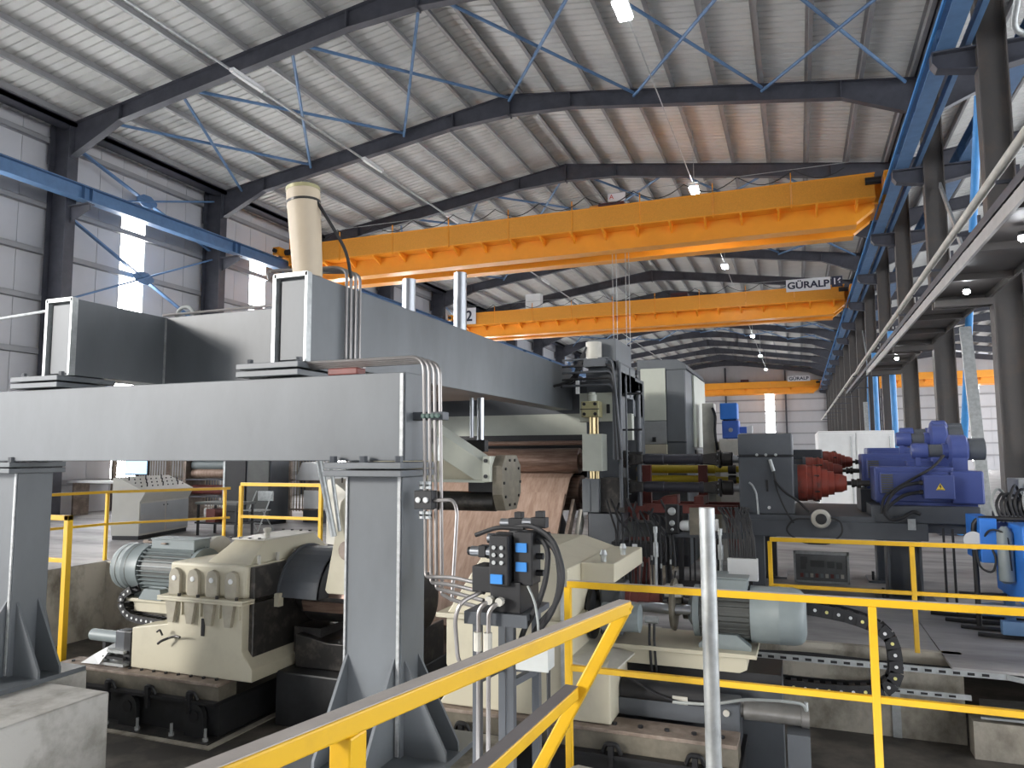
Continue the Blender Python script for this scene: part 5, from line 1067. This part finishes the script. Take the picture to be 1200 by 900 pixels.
# ------------------------------------------------------------------ control desks, chair, fence and racks on the raised floor
FZ = .3
def desk(lab, ox, oy, ux, uy, L, keys):
    u = V(ux, uy, 0).normalized(); v = V(uy, -ux, 0).normalized(); O = V(ox, oy, 0)     # u along the doors, v out of them
    t = thing('control_desk', lab, 'control desk', O+V(0, 0, FZ))
    P3 = lambda a, b, z: O+u*a+v*b+V(0, 0, z)
    pr = [(-.6, .38), (-.6, 1.53), (-.5, 1.55), (.1, 1.27), (.1, 1.22), (0, 1.05), (0, .38)]
    build('body', MB().prism([P3(0, b, z) for b, z in pr], u*L), mat('desk_cream', (.53, .52, .47), .5, 0, .04, 3) if 'desk_cream' not in bpy.data.materials else bpy.data.materials['desk_cream'], t, bevel=.006)
    build('plinth', MB().prism([P3(.02, -.58, FZ), P3(.02, -.02, FZ), P3(.02, -.02, .38), P3(.02, -.58, .38)], u*(L-.04)), M['black'], t)
    for i in range(2):
        d = build('door', MB().prism([P3(.03+i*L/2, .0, .42), P3(L/2-.02+i*L/2, .0, .42), P3(L/2-.02+i*L/2, .0, 1.02), P3(.03+i*L/2, .0, 1.02)], v*.012), mat('desk_grey', (.40, .42, .44), .5, 0, .04, 3) if 'desk_grey' not in bpy.data.materials else bpy.data.materials['desk_grey'], t)
        build('lock', MB().cyl(P3(L/2-.08+i*(.14), .012, .95), P3(L/2-.08+i*.14, .02, .95), .015, n=8), M['black'], d)
    for i in range(keys):
        for j in range(3):
            a = .15+(L-.3)*i/(keys-1); b = -.35+.14*j; z = 1.27+(.1-b)*.28/.6; h = .09 if (i+j) % 3 == 0 else .03
            build('control_lever' if h > .05 else 'push_button', MB().cyl(P3(a, b, z), P3(a, b, z+h), .014, n=6), M['black'], t)
    return t, P3, u, v
d1, P3, u, v = desk('cream and grey control desk with levers and a bright monitor behind', -12.42, 11.36, -.25, .968, 1.8, 9)
desk('pale control desk beside the portal leg', -7.5, 11.3, .35, .94, 1.0, 4)
t = thing('monitor', 'bright blue monitor screen above the control desk', 'monitor', (-14.8, 13.4, FZ))
build('casing', MB().box(-15.18, -14.44, 13.4, 13.46, 1.52, 1.94), M['black'], t, bevel=.01); build('screen', MB().box(-15.15, -14.47, 13.39, 13.4, 1.55, 1.91), M['screen'], t); build('stand', MB().box(-14.84, -14.78, 13.42, 13.45, FZ, 1.55), M['black'], t); build('foot', MB().box(-15.0, -14.6, 13.3, 13.6, FZ, FZ+.02), M['black'], t)
t = thing('folding_chair', 'grey metal folding chair on the raised floor', 'chair', (-11.4, 13.6, FZ))
ch = M['galv']
build('backrest', MB().box(-11.55, -11.12, 13.82, 13.85, .95, 1.17), ch, t, bevel=.01); build('seat', MB().box(-11.62, -11.15, 13.4, 13.8, .74, .77), ch, t, bevel=.008)
for x in (-11.6, -11.14):
    build('leg', MB().pipe([(x, 13.35, FZ), (x, 13.84, 1.17)], .014, 8), ch, t, True); build('leg', MB().pipe([(x, 13.88, FZ), (x, 13.5, .76)], .014, 8), ch, t, True)
build('stretcher', MB().cyl((-11.6, 13.5, .48), (-11.14, 13.5, .48), .01, n=8), ch, t)
t = thing('mesh_fence', 'rusty brown bar fence beyond the control desk', 'fence', (-15.5, 17, FZ))
mb = MB()
for i in range(90): mb.box(-19.7+.1*i, -19.68+.1*i, 16.99, 17.01, .45, 2.1)
w_ = build('bars', mb, mat('fence_bar', (.20, .165, .11), .6), t); w_['kind'] = 'stuff'
for i in range(5): build('post', MB().box(-19.75+2.2*i, -19.67+2.2*i, 16.95, 17.05, FZ, 2.2), M['rail'], t)
for z in (.5, 1.3, 2.08): build('rail', MB().box(-19.75, -10.75, 16.98, 17.03, z-.02, z+.02), M['rail'], t)
t = thing('work_bench', 'long pale bench in front of the bar fence', 'bench', (-16.3, 15.4, FZ))
build('top', MB().box(-19.4, -15.7, 15.2, 15.8, 1.22, 1.28), M['white'], t)
for x in (-19.2, -17.5, -15.85): build('leg', MB().box(x-.03, x+.03, 15.25, 15.75, FZ, 1.22), M['rail'], t)
t = thing('roll_rack', 'dark rack holding pinkish rust coloured rolls', 'rack', (-14.2, 16, FZ))
for x in (-15.5, -13.5): build('upright', MB().box(x-.05, x+.05, 15.6, 16.3, FZ, 2.1), M['rail'], t)
for z in (.9, 1.35, 2.0): build('shelf', MB().box(-15.5, -13.5, 15.6, 16.3, z-.03, z), M['steel'], t)
for i, z in enumerate((1.06, 1.5, 1.72)): build('roll', MB().cyl((-15.4, 15.85, z), (-13.6, 15.85, z), .13, n=16), (M['red'], M['plate'], M['motor'])[i], t, True)
t = thing('switch_cabinet', 'tall dark electrical cabinet behind the folding chair', 'cabinet', (-12.9, 15, FZ))
build('body', MB().box(-13.4, -12.0, 14.8, 15.5, FZ+.08, 2.1), M['greyd'], t, bevel=.01); build('plinth', MB().box(-13.38, -12.02, 14.85, 15.45, FZ, FZ+.08), M['black'], t)
for x in (-13.05, -12.35): build('door', MB().box(x-.32, x+.32, 14.77, 14.8, .5, 2.0), M['motd'] if x > -12.6 else M['black'], t, bevel=.006)
build('edge_strip', MB().box(-13.42, -13.36, 14.76, 14.8, .4, 2.1), M['galv'], t)
t = thing('sheet_machine', 'pale machine with white panels behind the gate rail', 'machine', (-10.6, 16, FZ))
build('body', MB().xz([(-11.9, 1.35), (-9.4, 1.35), (-9.4, 1.65), (-11.7, 1.8)], 15.6, 16.4), M['white'], t, bevel=.02); build('base', MB().box(-11.7, -9.6, 15.7, 16.3, FZ, .6), M['greyd'], t)
for i in range(3): build('panel', MB().box(-11.6+.72*i, -10.95+.72*i, 15.58, 15.62, .65, 1.1), M['white'], t)
for x in (-11.65, -9.7): build('post', MB().box(x, x+.12, 15.7, 16.3, .6, 1.36), M['rail'], t)
t = thing('tool_cart', 'low dark cart with a red box beside the control desk', 'cart', (-11.6, 12.6, FZ))
build('top', MB().box(-12.0, -10.9, 12.4, 13.0, .95, 1.0), M['motd'], t)
for x in (-11.95, -10.95):
    for y in (12.45, 12.95): build('leg', MB().box(x-.02, x+.02, y-.02, y+.02, FZ, .95), M['black'], t)
build('shelf', MB().box(-12.0, -10.9, 12.4, 13.0, .55, .58), M['black'], t); build('red_box', MB().box(-11.75, -11.5, 12.45, 12.7, .58, .86), M['red'], t, bevel=.01); build('black_crate', MB().box(-11.3, -11.0, 12.5, 12.9, .58, .8), M['black'], t, bevel=.01)
